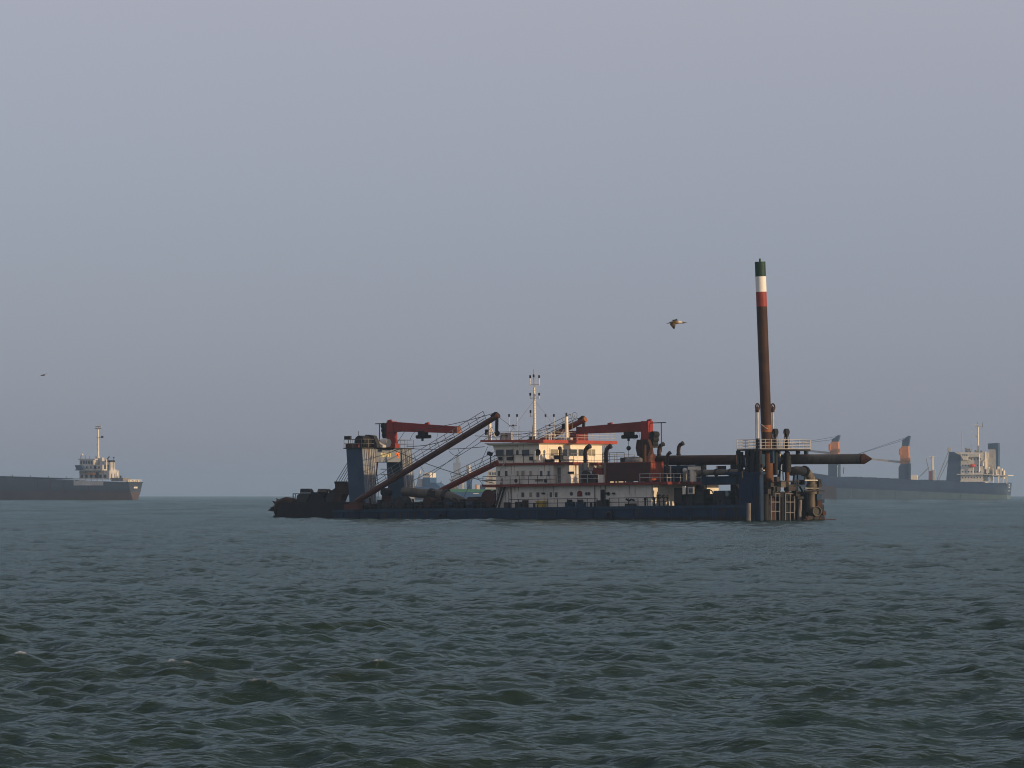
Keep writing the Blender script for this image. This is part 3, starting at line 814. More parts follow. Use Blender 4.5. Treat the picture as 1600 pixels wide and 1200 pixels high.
for cx in (1380, 1500, 430):                               # down pipes
    q = P(zx(cx), zy(700), y=WY)
    MB().cyl((q.x, WY - 0.08, DECK), (q.x, WY - 0.08, z2f - 0.35), 0.06, n=6).build('down_pipe', 'grey_steel', h1)
for k, cx in enumerate((1520, 1600, 800)):                 # lamps under the deck edge
    q = P(zx(cx), zy(735), y=WY)
    MB().box(q.x - 0.15, q.x + 0.15, WY - 0.35, WY, q.z - 0.1, q.z + 0.12).build('bulkhead_lamp', 'dark_steel', h1)
# stair from the deck to the second storey
st = MB()
s0, s1 = P(zx(265), zy(880), y=0.75), P(zx(345), zy(690), y=0.75)
sa, sb = Vector((s0.x, 0, DECK)), Vector((s1.x, 0, z2f - 0.1))
for dy in (0.45, 1.05): st.beam((sa.x, dy, sa.z), (sb.x, dy, sb.z), 0.06, 0.26)
so = st.build('stair', 'dark_steel', dredger)
for k in range(10):
    q = sa.lerp(sb, (k + 0.5) / 10)
    MB().box(q.x - 0.14, q.x + 0.14, 0.45, 1.05, q.z - 0.02, q.z + 0.02).build('stair_tread', 'grey_steel', so)
railing(dredger, [(sa.x, 0.42, sa.z), (sb.x, 0.42, sb.z)], h=0.95, mat='dark_steel', gap=0.9)

h2 = empty('middle_deckhouse', dredger)
MB().box(xF, xA2 - 1.2, WY, FY, z2f, z3f - 0.3).build('wall', 'white', h2)
MB().box(xA2 - 1.2, xA2, WY + 0.9, FY, z2f, z3f - 0.3).build('wall', 'white', h2)
MB().box(xF - 0.2, xA3 + 1.2, 0.9, 16.4, z3f - 0.3, z3f).build('deck_slab', 'maroon', h2)
MB().box(xA3 + 1.2, xA2 + 0.6, 0.9, 16.4, z3f - 0.3, z3f - 0.002).build('deck_slab', 'maroon', h2)
for a_, b_, mt in ((275, 305, 'glass'), (357, 388, 'glass'), (490, 515, 'olive_glass'), (545, 580, 'olive_glass'), (632, 663, 'olive_glass'), (755, 785, 'glass'), (842, 873, 'glass')):
    pane_on_near(h2, zx(a_), zx(b_), zy(478), zy(540), WY, mt)
for i in range(6):
    x = xF + 0.7 + i * 1.6
    MB().box(x, x + 0.05, WY - 0.02, WY + 0.01, z2f, z3f - 0.3).build('stiffener', 'white', h2)
q = P(zx(960), zy(560), y=WY + 0.9)
MB().box(q.x - 0.45, q.x + 0.45, WY + 0.86, WY + 0.91, z2f + 0.1, z2f + 2.05).build('door', 'grey_steel', h2)
q = P(zx(512), zy(600), y=WY)
for cx in (512, 848):
    q = P(zx(cx), zy(590), y=WY)
    ac = MB().box(q.x - 0.42, q.x + 0.42, WY - 0.42, WY, q.z - 0.35, q.z + 0.35).build('air_conditioner', 'white', h2)
    MB().cyl((q.x - 0.1, WY - 0.45, q.z), (q.x - 0.1, WY - 0.41, q.z), 0.26, n=14).build('fan_grille', 'dark_steel', h2)
for a_, b_ in ((700, 790), (1120, 1190)):                    # banner board and lamp
    q0, q1 = P(zx(a_), zy(600 if a_ < 1000 else 515), y=WY - 0.5 if a_ < 1000 else 1.6), P(zx(b_), zy(575 if a_ < 1000 else 485), y=WY - 0.5 if a_ < 1000 else 1.6)
    MB().box(q0.x, q1.x, WY - 0.55, WY - 0.5, q0.z, q1.z).build('notice_board' if a_ < 1000 else 'floodlight', 'grey_steel' if a_ < 1000 else 'black_steel', h2)
railing(h2, [(xF - 1.5, 0.42, z2f), (xA2 - 0.2, 0.42, z2f)], h=1.05, rails=(1.0, 0.52), mat='dark_steel', gap=1.5)
railing(h2, [(xF - 1.5, 0.42, z2f), (xF - 1.5, 16.4, z2f)], h=1.05, mat='dark_steel', gap=1.5)
railing(h2, [(xA2 - 0.2, 0.42, z2f), (X(935, 0.42), 0.42, z2f)], h=1.05, rails=(1.0, 0.52), mat='pale_steel', gap=1.5)
railing(h2, [(X(1000, 0.42), 0.42, z2f), (xA1 + 1.9, 0.42, z2f), (xA1 + 1.9, 16.5, z2f)], h=1.05, rails=(0.95, 0.5), mat='pale_steel', gap=1.5)

# wheelhouse: forward and near walls lean outwards at the top
wh = empty('wheelhouse', dredger)
zt3 = zr - 0.42
WF = 14.7
MB().hexa([(xF + 0.55, WY, z3f), (xA3, WY, z3f), (xA3, WF, z3f), (xF + 0.55, WF, z3f), (xF - 0.55, WY, zt3), (xA3, WY, zt3), (xA3, WF, zt3), (xF - 0.55, WF, zt3)]).build('wall', 'cream', wh)
rl0 = X(752, 0.2)
MB().hexa([(rl0, 0.1, zr - 0.12), (xA3 + 0.75, 0.1, zr - 0.42), (xA3 + 0.75, 17.0, zr - 0.42), (rl0, 17.0, zr - 0.12),
           (rl0, 0.1, zr + 0.12), (xA3 + 0.75, 0.1, zr), (xA3 + 0.75, 17.0, zr), (rl0, 17.0, zr + 0.12)]).build('roof_slab', 'roof_red', wh)
MB().hexa([(xF - 0.6, 0.6, zr - 0.6), (xA3 + 0.1, 0.6, zr - 0.6), (xA3 + 0.1, 15.6, zr - 0.6), (xF - 0.6, 15.6, zr - 0.6),
           (rl0 + 0.4, 0.35, zr - 0.3), (xA3 + 0.5, 0.35, zr - 0.43), (xA3 + 0.5, 16.6, zr - 0.43), (rl0 + 0.4, 16.6, zr - 0.3)]).build('eave', 'cream', wh)
for a_, b_ in ((257, 345), (370, 450), (552, 635)):
    pane_on_near(wh, zx(a_), zx(b_), zy(236), zy(308), WY, fr=0.09)
q = P(zx(500), zy(265), y=WY)
MB().box(q.x - 0.36, q.x + 0.36, WY - 0.04, WY + 0.01, z3f + 0.08, z3f + 2.0).build('door', 'cream', wh)
MB().prism([(q.x - 0.2, q.z - 0.3), (q.x + 0.2, q.z - 0.3), (q.x + 0.2, q.z + 0.1), (q.x + 0.1, q.z + 0.3), (q.x - 0.1, q.z + 0.3), (q.x - 0.2, q.z + 0.1)], 'y', WY - 0.055, WY + 0.01).build('door_window', 'glass', wh)
q = P(zx(733), zy(268), y=WY)
MB().cyl((q.x, WY - 0.12, q.z), (q.x, WY + 0.01, q.z), 0.42, n=18).cyl((q.x, WY - 0.13, q.z), (q.x, WY - 0.1, q.z), 0.3, n=18).build('lifebuoy_box', 'black_steel', wh)
for a_, b_, mt in ((870, 955, 'olive_glass'), (990, 1060, 'glass'), (1080, 1170, 'glass'), (1187, 1275, 'glass'), (1297, 1378, 'olive_glass')):  # first pane: its lit olive reflection is put into the glass colour
    pane_on_aft(wh, zx(a_), zx(b_), zy(234), zy(308), xA3, mt, fr=0.12)
q = P(zx(820), zy(300), x=xA3)
for k in range(4):
    y = 3.0 + k * 3.1
    MB().box(xA3 - 0.01, xA3 + 0.03, y, y + 0.06, z3f, zt3).build('stiffener', 'cream', wh)
MB().box(xA3 - 0.01, xA3 + 0.05, 11.0, 11.75, z3f + 0.08, z3f + 1.0).build('door_panel', 'white', wh)
for cx, w_ in ((405, 0.9), (650, 0.55), (298, 0.5)):
    q = P(zx(cx), zy(335), y=0.95)
    MB().box(q.x - w_ / 2, q.x + w_ / 2, 0.95, 1.25, q.z - 0.25, q.z + 0.2).build('locker', 'dark_steel', wh)
q = P(zx(692), zy(350), y=0.9)
MB().cyl((q.x, 0.95, z3f + 0.35), (q.x, 0.95, z3f + 1.5), 0.17, n=12).build('liferaft_canister', 'cream', wh)
q = P(zx(185), zy(288), y=0.8)
MB().beam((q.x - 0.3, 0.8, q.z + 0.15), (q.x + 0.3, 0.8, q.z - 0.05), 0.4, 0.45).build('floodlight', 'black_steel', wh)
MB().cyl((q.x + 0.1, 0.8, z3f - 0.4), (q.x + 0.1, 0.8, q.z), 0.06, n=6).build('floodlight_post', 'dark_steel', wh)
MB().cyl(P(zx(300), zy(475), y=0.85), P(zx(368), zy(365), y=0.85), 0.05, n=6).build('davit', 'pale_steel', wh)
railing(wh, [(xF - 0.1, 1.0, z3f), (xA2 + 0.5, 1.0, z3f)], h=1.05, rails=(1.0,), mat='dark_steel', gap=1.5)
railing(wh, [(xA2 + 0.5, 1.0, z3f), (xA2 + 0.5, 16.3, z3f)], h=1.05, rails=(1.0,), mat='grey_steel', gap=2.2)
# ladder up the after corner of the wheelhouse
q = P(zx(1470), zy(280), x=xA3 + 0.1)
for dy in (0, 0.38): MB().cyl((xA3 + 0.12, q.y + dy, z2f), (xA3 + 0.12, q.y + dy, zr), 0.035, n=5).build('ladder_stile', 'grey_steel', wh)
for k in range(18): MB().cyl((xA3 + 0.12, q.y, z2f + 0.3 * k + 0.2), (xA3 + 0.12, q.y + 0.38, z2f + 0.3 * k + 0.2), 0.02, n=5).build('ladder_rung', 'grey_steel', wh)
# gear on the little deck behind the wheelhouse
gr = empty('searchlight_stand', dredger)
for a_, b_, c_, d_, mt in ((800, 905, 345, 395, 'dark_steel'), (930, 1000, 300, 350, 'black_steel'), (1010, 1130, 348, 362, 'dark_steel')):
    q0, q1 = P(zx(a_), zy(d_), y=2.6), P(zx(b_), zy(c_), y=2.6)
    MB().box(q0.x, q1.x, 2.3, 2.9, q0.z, q1.z).build('housing', mt, gr)
MB().cyl(P(zx(980), zy(400), y=2.6), P(zx(980), zy(215), y=2.6), 0.16, n=10).build('post', 'dark_steel', gr)
MB().ball(P(zx(980), zy(222), y=2.6), 0.26).build('lamp', 'dark_steel', gr)

rs = random.Random(4)
for i in range(30):                                           # rust runs on the near walls
    ho, xe, zt_ = ((h1, xA1, z2f - 0.36), (h2, xA2 - 1.4, z3f - 0.31), (wh, xA3, zt3 - 0.2))[i % 3 if i < 18 else 0]
    x = rs.uniform(xF + 0.8, xe - 0.3); w_ = rs.uniform(0.05, 0.16); h_ = rs.uniform(0.3, 1.4); z = zt_ - rs.choice((0.0, 0.0, 0.9))
    MB().prism([(x - w_ / 2, z), (x + w_ / 2, z), (x + w_ * 0.2, z - h_), (x - w_ * 0.2, z - h_ * 0.9)], 'y', WY - 0.006, WY + 0.002).build('rust_run', 'stain', ho)
# --- roof gear
zr2 = zr + 0.1
railing(wh, [(rl0 + 0.9, 0.35, zr2), (xA3 + 0.55, 0.35, zr2)], h=1.0, rails=(1.0, 0.66, 0.33), mat='pale_steel', gap=1.4, r=0.028)
railing(wh, [(xA3 + 0.55, 0.35, zr2 - 0.1), (xA3 + 0.55, 16.7, zr2 - 0.1)], h=1.0, rails=(1.0, 0.66, 0.33), mat='pale_steel', gap=1.6, r=0.028)
mast = empty('signal_mast', dredger)
MY = 6.5
mb, mtop = P(835.5, 690, y=MY), P(834.5, 605, y=MY)
mx = mb.x
MB().tube([(mx, MY, zr), (mx, MY, zr + 4.5), (mx, MY, mtop.z)], [0.22, 0.17, 0.12], n=10).build('mast_pole', 'cream', mast)
MB().cyl((mx, MY, mtop.z), (mx - 0.05, MY, P(835, 577, y=MY).z), 0.03, n=5).build('whip_aerial', 'grey_steel', mast)
for k in range(26):
    z = zr + 0.6 + k * 0.33
    MB().cyl((mx + 0.2, MY - 0.28, z), (mx + 0.2, MY + 0.28, z), 0.025, n=4).build('mast_step', 'pale_steel', mast)
def arm(py, left, right, ups):
    z = P(835, py, y=MY).z
    xl, xr = P(left, py, y=MY).x, P(right, py, y=MY).x
    MB().cyl((xl, MY, z), (xr, MY, z), 0.05, n=6).build('crossarm', 'cream', mast)
    for u, top in ups:
        xx = P(u, py, y=MY).x; zt_ = P(u, top, y=MY).z
        MB().cyl((xx, MY, z - 0.1), (xx, MY, zt_), 0.045, n=6).build('lamp_post', 'cream', mast)
        MB().cyl((xx, MY, zt_ - 0.05), (xx, MY, zt_ + 0.3), 0.12, n=8).build('signal_lamp', 'black_steel', mast)
arm(601, 828.5, 842.5, [(828.5, 590), (834, 588.5), (842.5, 590)])
arm(622, 828.5, 842.5, [(828.5, 617.5), (842.5, 617.5)])
arm(650, 828.5, 836, [(829, 644.5)])
for side in (-1, 1):
    cable((mx, MY, P(835, 625, y=MY).z), (mx + side * 3.2, MY + side * 2.5, zr), r=0.018, parent=mast, mat='grey_steel')
    cable((mx, MY, P(835, 645, y=MY).z), (mx + side * 2.2, MY - side * 3.0, zr), r=0.018, parent=mast, mat='grey_steel')
for u0, u1, yy in ((795.5, 808, 4.0), (852.5, 865.5, 8.5)):    # paired lamp standards
    fr = empty('lamp_standard', dredger)
    for u in (u0, u1):
        q = P(u, 651, y=yy)
        MB().cyl((q.x, yy, zr), (q.x, yy, q.z), 0.045, n=6).build('post', 'pale_steel', fr)
        MB().cyl((q.x, yy, q.z - 0.02), (q.x, yy, q.z + 0.32), 0.12, n=8).build('signal_lamp', 'black_steel', fr)
    qa, qb = P(u0, 665, y=yy), P(u1, 665, y=yy)
    MB().cyl((qa.x, yy, qa.z), (qb.x, yy, qb.z), 0.05, n=6).build('crossbar', 'pale_steel', fr)
    MB().ball(((qa.x + qb.x) / 2, yy, qa.z), 0.14).build('bell', 'dark_steel', fr)
for (u, v, yy, br) in ((765, 660, 1.6, 777), (885, 651, 12.0, 875)):   # stout posts that rest the booms
    ps = empty('boom_rest', dredger)
    q = P(u, v, y=yy)
    MB().cyl((q.x, yy, zr), (q.x, yy, q.z), 0.27, 0.22, n=12).build('post', 'cream', ps)
    qb = P(br, 690, y=yy)
    MB().cyl((q.x, yy, q.z - 0.4), (qb.x, yy, zr), 0.08, n=8).build('brace', 'cream', ps)
    MB().cyl((q.x, yy, q.z), (q.x, yy, q.z + 0.5), 0.12, n=8).build('cap', 'dark_steel', ps)
    MB().box(q.x - 0.55, q.x - 0.1, yy - 0.3, yy + 0.3, q.z - 1.6, q.z - 0.9).build('stop', 'black_steel', ps)
sg = empty('roof_signboard', dredger)
q0, q1 = P(782, 687.5, y=1.6), P(799, 676, y=1.6)
MB().box(q0.x, q1.x, 1.55, 1.65, q0.z, q1.z).build('board', 'pale_steel', sg)
MB().box(q1.x - 0.02, q1.x + 0.12, 1.5, 1.7, zr, q1.z + 0.06).build('post', 'cream', sg)
MB().box(q0.x - 0.02, q0.x + 0.1, 1.52, 1.7, zr, q0.z + 0.5).build('post', 'grey_steel', sg)
for k, (dx, hh) in enumerate(((0.22, 0.42), (0.50, 0.36), (0.78, 0.42), (1.06, 0.38), (1.30, 0.42))):   # the sign's row of dark strokes
    w_ = (0.07, 0.09, 0.12, 0.08, 0.06)[k]
    zc_ = (q0.z + q1.z) / 2 + 0.05
    MB().box(q0.x + dx * 0.9, q0.x + dx * 0.9 + w_, 1.535, 1.56, zc_ - hh / 2, zc_ + hh / 2).box(q0.x + dx * 0.9 - 0.05, q0.x + dx * 0.9 + w_ + 0.05, 1.535, 1.56, zc_ + 0.03 * (k % 2), zc_ + 0.07 + 0.03 * (k % 2)).build('character', 'letter_dark', sg)
rnd = random.Random(3)
for k in range(13):                                          # vents, lamps and boxes along the roof
    yy = rnd.uniform(1.5, 12); xx = rnd.uniform(rl0 + 2.5, xA3 - 0.5); h = rnd.uniform(0.3, 0.85)
    if k % 3 == 0: MB().cyl((xx, yy, zr), (xx, yy, zr + h), 0.12, n=8).ball((xx, yy, zr + h), 0.22).build('roof_vent', 'pale_steel', wh)
    elif k % 3 == 1: MB().box(xx - 0.3, xx + 0.3, yy - 0.3, yy + 0.3, zr, zr + h * 0.8).build('roof_box', ['pale_steel', 'dark_steel', 'maroon'][k % 2], wh)
    else: MB().cyl((xx, yy, zr), (xx + 0.1, yy, zr + h + 1.2), 0.03, n=5).build('roof_aerial', 'grey_steel', wh)
rd = empty('radar', dredger)
q = P(894, 665, y=11)
MB().cyl((q.x, 11, zr), (q.x, 11, q.z), 0.05, n=6).build('post', 'grey_steel', rd)
rp = P(898, 649, y=11)
MB().cyl((q.x, 11, q.z), (rp.x, 11, rp.z), 0.03, n=6).build('post', 'grey_steel', rd)
MB().tube([(rp.x + 0.4 * math.cos(t), 11, rp.z + 0.4 * math.sin(t)) for t in [2 * PI * k / 12 for k in range(13)]], 0.035, n=5, caps=False).build('loop_aerial', 'grey_steel', rd)
hb = P(903, 682, x=xA3 - 0.8)
MB().box(xA3 - 1.4, xA3 - 0.2, hb.y - 1.2, hb.y + 1.4, zr, zr + 1.25).build('roof_locker', 'maroon', wh)

# --- exhaust pipes with turned heads
def exhaust(px, top, bottom, y, r=0.27, base=None, bend=7):
    ex = empty('exhaust_pipe', dredger)
    q, b = P(px, top, y=y), P(px, bottom, y=y)
    e = (P(px + bend, top, y=y).x - q.x)
    MB().tube([(q.x, y, b.z), (q.x, y, q.z - 0.75), (q.x + e * 0.12, y, q.z - 0.3), (q.x + e * 0.4, y, q.z - 0.05), (q.x + e, y, q.z + 0.12)], [r, r, r, r * 1.05, r * 1.1], n=12).build('pipe', 'spud_brown', ex)
    MB().cyl((q.x + e * 0.94, y, q.z + 0.11), (q.x + e * 1.06, y, q.z + 0.15), r * 1.25, n=12).build('mouth_ring', 'black_steel', ex)
    for f in (0.25, 0.6):
        z = b.z + (q.z - b.z) * f
        MB().cyl((q.x, y, z), (q.x, y, z + 0.12), r * 1.25, n=12).build('pipe_flange', 'black_steel', ex)
    if base:
        z0 = P(px, base, y=y).z
        MB().cyl((q.x, y, z0), (q.x, y, b.z + 0.3), r * 1.75, n=14).build('lagged_base', 'grey_steel', ex)
exhaust(914.5, 699, 727, 2.6, base=757)
exhaust(947, 699, 727, 2.6, base=757)
exhaust(1029.5, 695.5, 735, 10.2, r=0.24)
exhaust(1042, 709, 745, 3.2, r=0.2, bend=5)
exhaust(1060, 694.5, 735, 11.5, r=0.24)
MB().cyl(P(1007, 727, y=4.2), P(1007, 695, y=4.2), 0.24, n=12).build('vent_pipe', 'spud_brown', dredger)

# --- plant on the second deck, abaft the middle house
pw = empty('deck_winch', dredger)
q0, q1 = P(912, 757, y=2.2), P(934, 737, y=2.2)
zz = z2f
MB().prism([(q0.x, zz), (q0.x, q1.z - 0.5), (q0.x + 0.5, q1.z), (q1.x - 0.4, q1.z - 0.1), (q1.x, q1.z - 0.5), (q1.x, zz)], 'y', 1.7, 3.4).build('housing', 'deck_green', pw)
MB().cyl((q0.x + 0.9, 1.4, zz + 0.9), (q0.x + 0.9, 3.7, zz + 0.9), 0.7, n=16).build('drum', 'dark_steel', pw)
MB().box(q1.x - 0.6, q1.x + 0.9, 2.0, 3.0, zz, zz + 1.9).build('control_cabinet', 'maroon', pw)
MB().box(q0.x + 0.6, q0.x + 1.7, 1.62, 1.72, q1.z - 0.25, q1.z + 0.05).build('nameplate', 'pale_steel', pw)
MB().box(X(936, 1.2), X(943, 1.2), 1.1, 1.5, zz, zz + 1.0).build('extinguisher_box', 'white', pw)
ck = MB().box(X(905, 2.0), X(911, 2.0), 1.9, 2.9, zz, z3f - 0.3).build('air_duct', 'grey_steel', dredger)

# freight container standing on the second deck
cont = empty('cargo_container')
cont.location = DF.loc; cont.rotation_euler = (0, -DF.trim, DF.yaw)
tag(cont, 'rust red steel box container on the upper deck of the dredger beside the white wheelhouse', 'container')
cx1, cx0 = X(1018, 1.5), X(946, 1.5)
cz0, cz1 = z2f + 0.02, z2f + 2.5
cy0, cy1 = 1.5, 4.1
MB().box(cx0 + 0.05, cx1 - 0.05, cy0 + 0.05, cy1 - 0.05, cz0 + 0.12, cz1 - 0.06).build('shell', 'container_side', cont)
for k in range(4):                                             # horizontal side battens
    z = cz0 + 0.35 + k * 0.55
    MB().box(cx0 + 0.12, cx1 - 0.12, cy0, cy0 + 0.06, z, z + 0.34).build('side_panel', 'container_side', cont)
for sx in (cx0, cx1 - 0.14):
    for sy in (cy0 - 0.02, cy1 - 0.12):
        MB().box(sx, sx + 0.14, sy, sy + 0.14, cz0, cz1).build('corner_post', 'container_red', cont)
MB().box(cx0, cx1, cy0 - 0.02, cy1 + 0.02, cz1 - 0.08, cz1 + 0.02).build('top_rail', 'container_red', cont)
for k in range(2):
    y = cy0 + 0.2 + k * 1.14
    MB().box(cx1 - 0.06, cx1 - 0.01, y, y + 1.1, cz0 + 0.2, cz1 - 0.15).build('door', 'container_red', cont)
    for j in (0.3, 0.8):
        MB().cyl((cx1 + 0.02, y + j, cz0 + 0.2), (cx1 + 0.02, y + j, cz1 - 0.15), 0.03, n=6).build('lock_rod', 'container_red', cont)
for z in (cz0 + 0.85, cz0 + 1.6):
    MB().box(cx1 - 0.012, cx1 + 0.01, cy0 + 0.2, cy1 - 0.2, z, z + 0.06).build('door_bar', 'container_red', cont)

# big duct mouth and trunk behind the container
du = empty('air_trunk', dredger)
q = P(990, 722, y=8.5)
MB().tube([P(977, 721, y=7.5), P(990, 720.5, y=7.5), P(1000, 722, y=7.5), P(1008, 728, y=7.5)], [0.55, 0.6, 0.62, 0.5], n=14).build('duct', 'grey_steel', du)
MB().box(X(974, 7.5), X(981, 7.5), 6.9, 8.1, z3f - 0.6, P(977, 715, y=7.5).z).build('duct_mouth', 'dark_steel', du)
MB().cyl((X(984, 7.5), 7.5, z2f), (X(984, 7.5), 7.5, P(984, 724, y=7.5).z), 0.5, n=12).build('duct_riser', 'grey_steel', du)
MB().cyl((X(1003, 7.5), 7.5, z2f), (X(1003, 7.5), 7.5, P(1003, 726, y=7.5).z), 0.5, n=12).build('duct_riser', 'grey_steel', du)
railing(dredger, [(X(942, 9), 9, z3f - 0.3), (X(976, 9), 9, z3f - 0.3)], h=1.5, rails=(1.0, 0.7, 0.4), mat='dark_steel', gap=1.0)
MB().box(X(942, 9), X(976, 9), 9, 12, z3f - 0.5, z3f - 0.3).build('walkway', 'maroon', dredger)
for u in (944, 960, 975):
    MB().box(X(u, 9) - 0.08, X(u, 9) + 0.08, 9.0, 9.16, z2f, z3f - 0.5).build('walkway_post', 'dark_steel', dredger)

# --- engine casing and cradle under the laid-down spud
ec = empty('engine_casing', dredger)
MB().box(X(1038, 6.5), X(1076, 6.5), 6.2, 8.9, z2f, P(1050, 727.5, y=6.5).z).build('casing', 'navy', ec)
for k in range(5):
    u = 1041 + k * 7
    MB().box(X(u, 6.2), X(u + 3.5, 6.2), 6.13, 6.21, z2f + 0.5, z2f + 1.7).build('louvre', 'black_steel', ec)
MB().box(X(1078, 6), X(1091, 6), 5.6, 6.6, P(1085, 734, y=6).z, P(1085, 729, y=6).z).build('vent_cowl', 'cream', ec)
MB().cyl((X(1083, 6), 6, z2f), (X(1083, 6), 6, P(1083, 733, y=6).z), 0.42, n=14).build('vent_trunk', 'cream', ec)
MB().box(X(1068, 5), X(1073, 5), 4.9, 5.4, z2f, z2f + 1.35).build('ventilator', 'grey_steel', ec)
MB().ball((X(1070, 5), 5.1, z2f + 1.4), 0.32).build('ventilator_head', 'pale_steel', ec)
MB().cyl((X(1048, 4), 4, z2f), (X(1048, 4), 4, z2f + 2.0), 0.1, n=8).build('ventilator', 'pale_steel', ec)
for u, yy in ((1030, 10), (1095, 10), (1150, 10)):               # saddles that carry the spud
    q = P(u, 727, y=yy)
    MB().prism([(q.x - 0.35, DECK), (q.x + 0.35, DECK), (q.x + 0.3, q.z + 0.2), (q.x - 0.3, q.z + 0.2)], 'y', 9.2, 10.8).build('spud_saddle', 'black_steel', ec)
q0 = X(1092, 5.5)
# after machinery deck: dark frames between the house and the stern
am = empty('pump_frame', dredger)
xs0, xs1 = X(1100, 5.5), X(1160, 5.5)
MB().box(xs0, xs1, 5.0, 7.5, P(1130, 757, y=5.5).z, P(1130, 744, y=5.5).z).build('deck_girder', 'navy', am)
MB().cyl(P(1090, 738.5, y=4.6), P(1172, 737.5, y=4.6), 0.36, n=16).build('discharge_pipe', 'pipe_grey', am)
for u in (1098, 1118, 1140, 1158):
    a_, b_ = P(u, 738.4, y=4.6), P(u + 2, 738.3, y=4.6)
    MB().cyl(a_, b_, 0.47, n=16).build('pipe_flange', 'dark_steel', am)
MB().box(X(1122, 7), X(1131, 7), 6.8, 7.6, P(1127, 735, y=7).z, P(1127, 728, y=7).z).build('lamp_box', 'black_steel', am)
MB().box(X(1121, 7.0), X(1123, 7.0), 6.7, 7.7, P(1122, 735, y=7).z, P(1122, 728, y=7).z).build('lamp_box', 'cream', am)
for u, w_, t_, yy, mt in ((1060, 13, 762, 3.2, 'black_steel'), (1077, 9, 765, 3.4, 'dark_steel'), (1092, 16, 764, 3.6, 'black_steel'), (1124, 18, 766.5, 3.0, 'navy')):
    a_ = P(u - w_ / 2, 790, y=yy); b_ = P(u + w_ / 2, t_, y=yy)
    MB().box(a_.x, b_.x, yy, yy + 1.3, DECK, b_.z).build('switch_cabinet', mt, am)
    MB().box(a_.x + 0.15, b_.x - 0.15, yy - 0.03, yy + 0.01, DECK + 0.3, b_.z - 0.3).build('cabinet_door', 'dark_steel', am)
q = P(1079.5, 767, y=3.0)
MB().box(q.x - 0.45, q.x + 0.45, 2.95, 3.1, q.z - 0.4, q.z + 0.5).build('instrument_box', 'pale_steel', am)
MB().box(q.x - 0.28, q.x + 0.28, 2.93, 2.96, q.z - 0.22, q.z + 0.32).build('instrument_screen', 'glass', am)
q = P(1069, 766, y=3.0)
MB().box(q.x - 0.2, q.x + 0.22, 2.9, 3.1, q.z - 0.5, q.z + 0.5).build('junction_box', 'cream', am)
for (u0, v0, u1, v1) in ((1141, 780, 1149, 757), (1156, 780, 1150, 757), (1144, 773, 1155, 773), (1152, 760, 1160, 781)):
    MB().beam(P(u0, v0, y=3.0), P(u1, v1, y=3.0), 0.28, 0.28).build('frame_bar', 'black_steel', am)
for u in (1152, 1160, 1165):
    MB().cyl(P(u, 742, y=4.2), P(u, 757, y=4.2), 0.12, n=8).build('frame_post', 'black_steel', am)
wm = empty('mooring_winch', dredger)
q = P(1108, 773, y=4.2)
MB().tube([(q.x + 0.62 * math.cos(t), 4.2, q.z + 0.62 * math.sin(t)) for t in [2 * PI * k / 18 for k in range(19)]], 0.07, n=6, caps=False).build('hand_wheel', 'dark_steel', wm)
MB().cyl((q.x, 4.2, q.z), (q.x, 5.5, q.z), 0.1, n=8).build('wheel_shaft', 'dark_steel', wm)
MB().prism([(q.x - 0.5, DECK), (q.x + 0.5, DECK), (q.x + 0.15, q.z), (q.x - 0.15, q.z)], 'y', 4.6, 5.2).build('winch_stand', 'dark_steel', wm)
for u, s_, yy in ((1030, 0.5, 1.6), (1037, 0.42, 1.8), (1044, 0.4, 2.0)):
    q = P(u, 779, y=yy)
    MB().cyl((q.x, yy, DECK), (q.x, yy, q.z + 0.2), 0.1, n=8).ball((q.x, yy, q.z + 0.25), s_ * 0.6).build('deck_valve', 'dark_steel', dredger)

# --- spuds
sp = empty('upright_spud', dredger)
sb_, st_ = P(1202, 790, x=-0.5), P(1187.6, 409, x=-0.5)
SD = (st_ - sb_).normalized()
def on_spud(py):
    t = (py - 790) / (409 - 790.0)
    return sb_ + (st_ - sb_) * t
low = sb_ - SD * 4.5
MB().cyl(low, on_spud(772), 0.655, n=28).build('tube', 'spud_brown', sp)
MB().cyl(on_spud(772), on_spud(690), 0.655, n=28).build('rusted_tube', 'spud_rust', sp)
MB().cyl(on_spud(690), on_spud(479), 0.655, n=28).build('tube', 'spud_brown', sp)
MB().cyl(on_spud(479), on_spud(456), 0.655, n=28).build('red_band', 'band_red', sp)
MB().cyl(on_spud(456), on_spud(432), 0.655, n=28).build('white_band', 'band_white', sp)
MB().cyl(on_spud(432), on_spud(409), 0.655, n=28).build('green_band', 'band_green', sp)
MB().cyl(on_spud(409), on_spud(404), 0.12, n=8).build('top_lamp', 'band_green', sp)
MB().cyl(on_spud(675), on_spud(664), 0.70, n=28).build('hoist_collar', 'rust_orange', sp)
MB().tube([on_spud(671) + Vector((0.55, -0.48, 0)), on_spud(665) + Vector((-0.1, -0.74, 0.05)), on_spud(662.5) + Vector((-0.5, -0.5, 0))], 0.07, n=6).build('collar_strap', 'pale_steel', sp)
ls = empty('laid_down_spud', dredger)
LA, LB = P(1010, 719.5, y=10), P(1347, 717, y=10)
LD = (LB - LA).normalized()
MB().cyl(LA, LA.lerp(LB, 0.62), 0.62, n=28).build('tube', 'spud_brown', ls)
MB().cyl(LA.lerp(LB, 0.62), LB, 0.622, n=28).build('weathered_tube', 'pipe_grey', ls)
MB().cyl(LB, LB + LD * 0.25, 0.625, 0.66, n=28).build('tip_collar', 'spud_brown', ls)
MB().cyl(LB + LD * 0.25, LB + LD * 1.35, 0.66, 0.1, n=10).build('pointed_tip', 'spud_brown', ls)
MB().cyl(LA - LD * 0.12, LA + LD * 0.05, 0.64, n=28).build('butt_plate', 'pale_steel', ls)

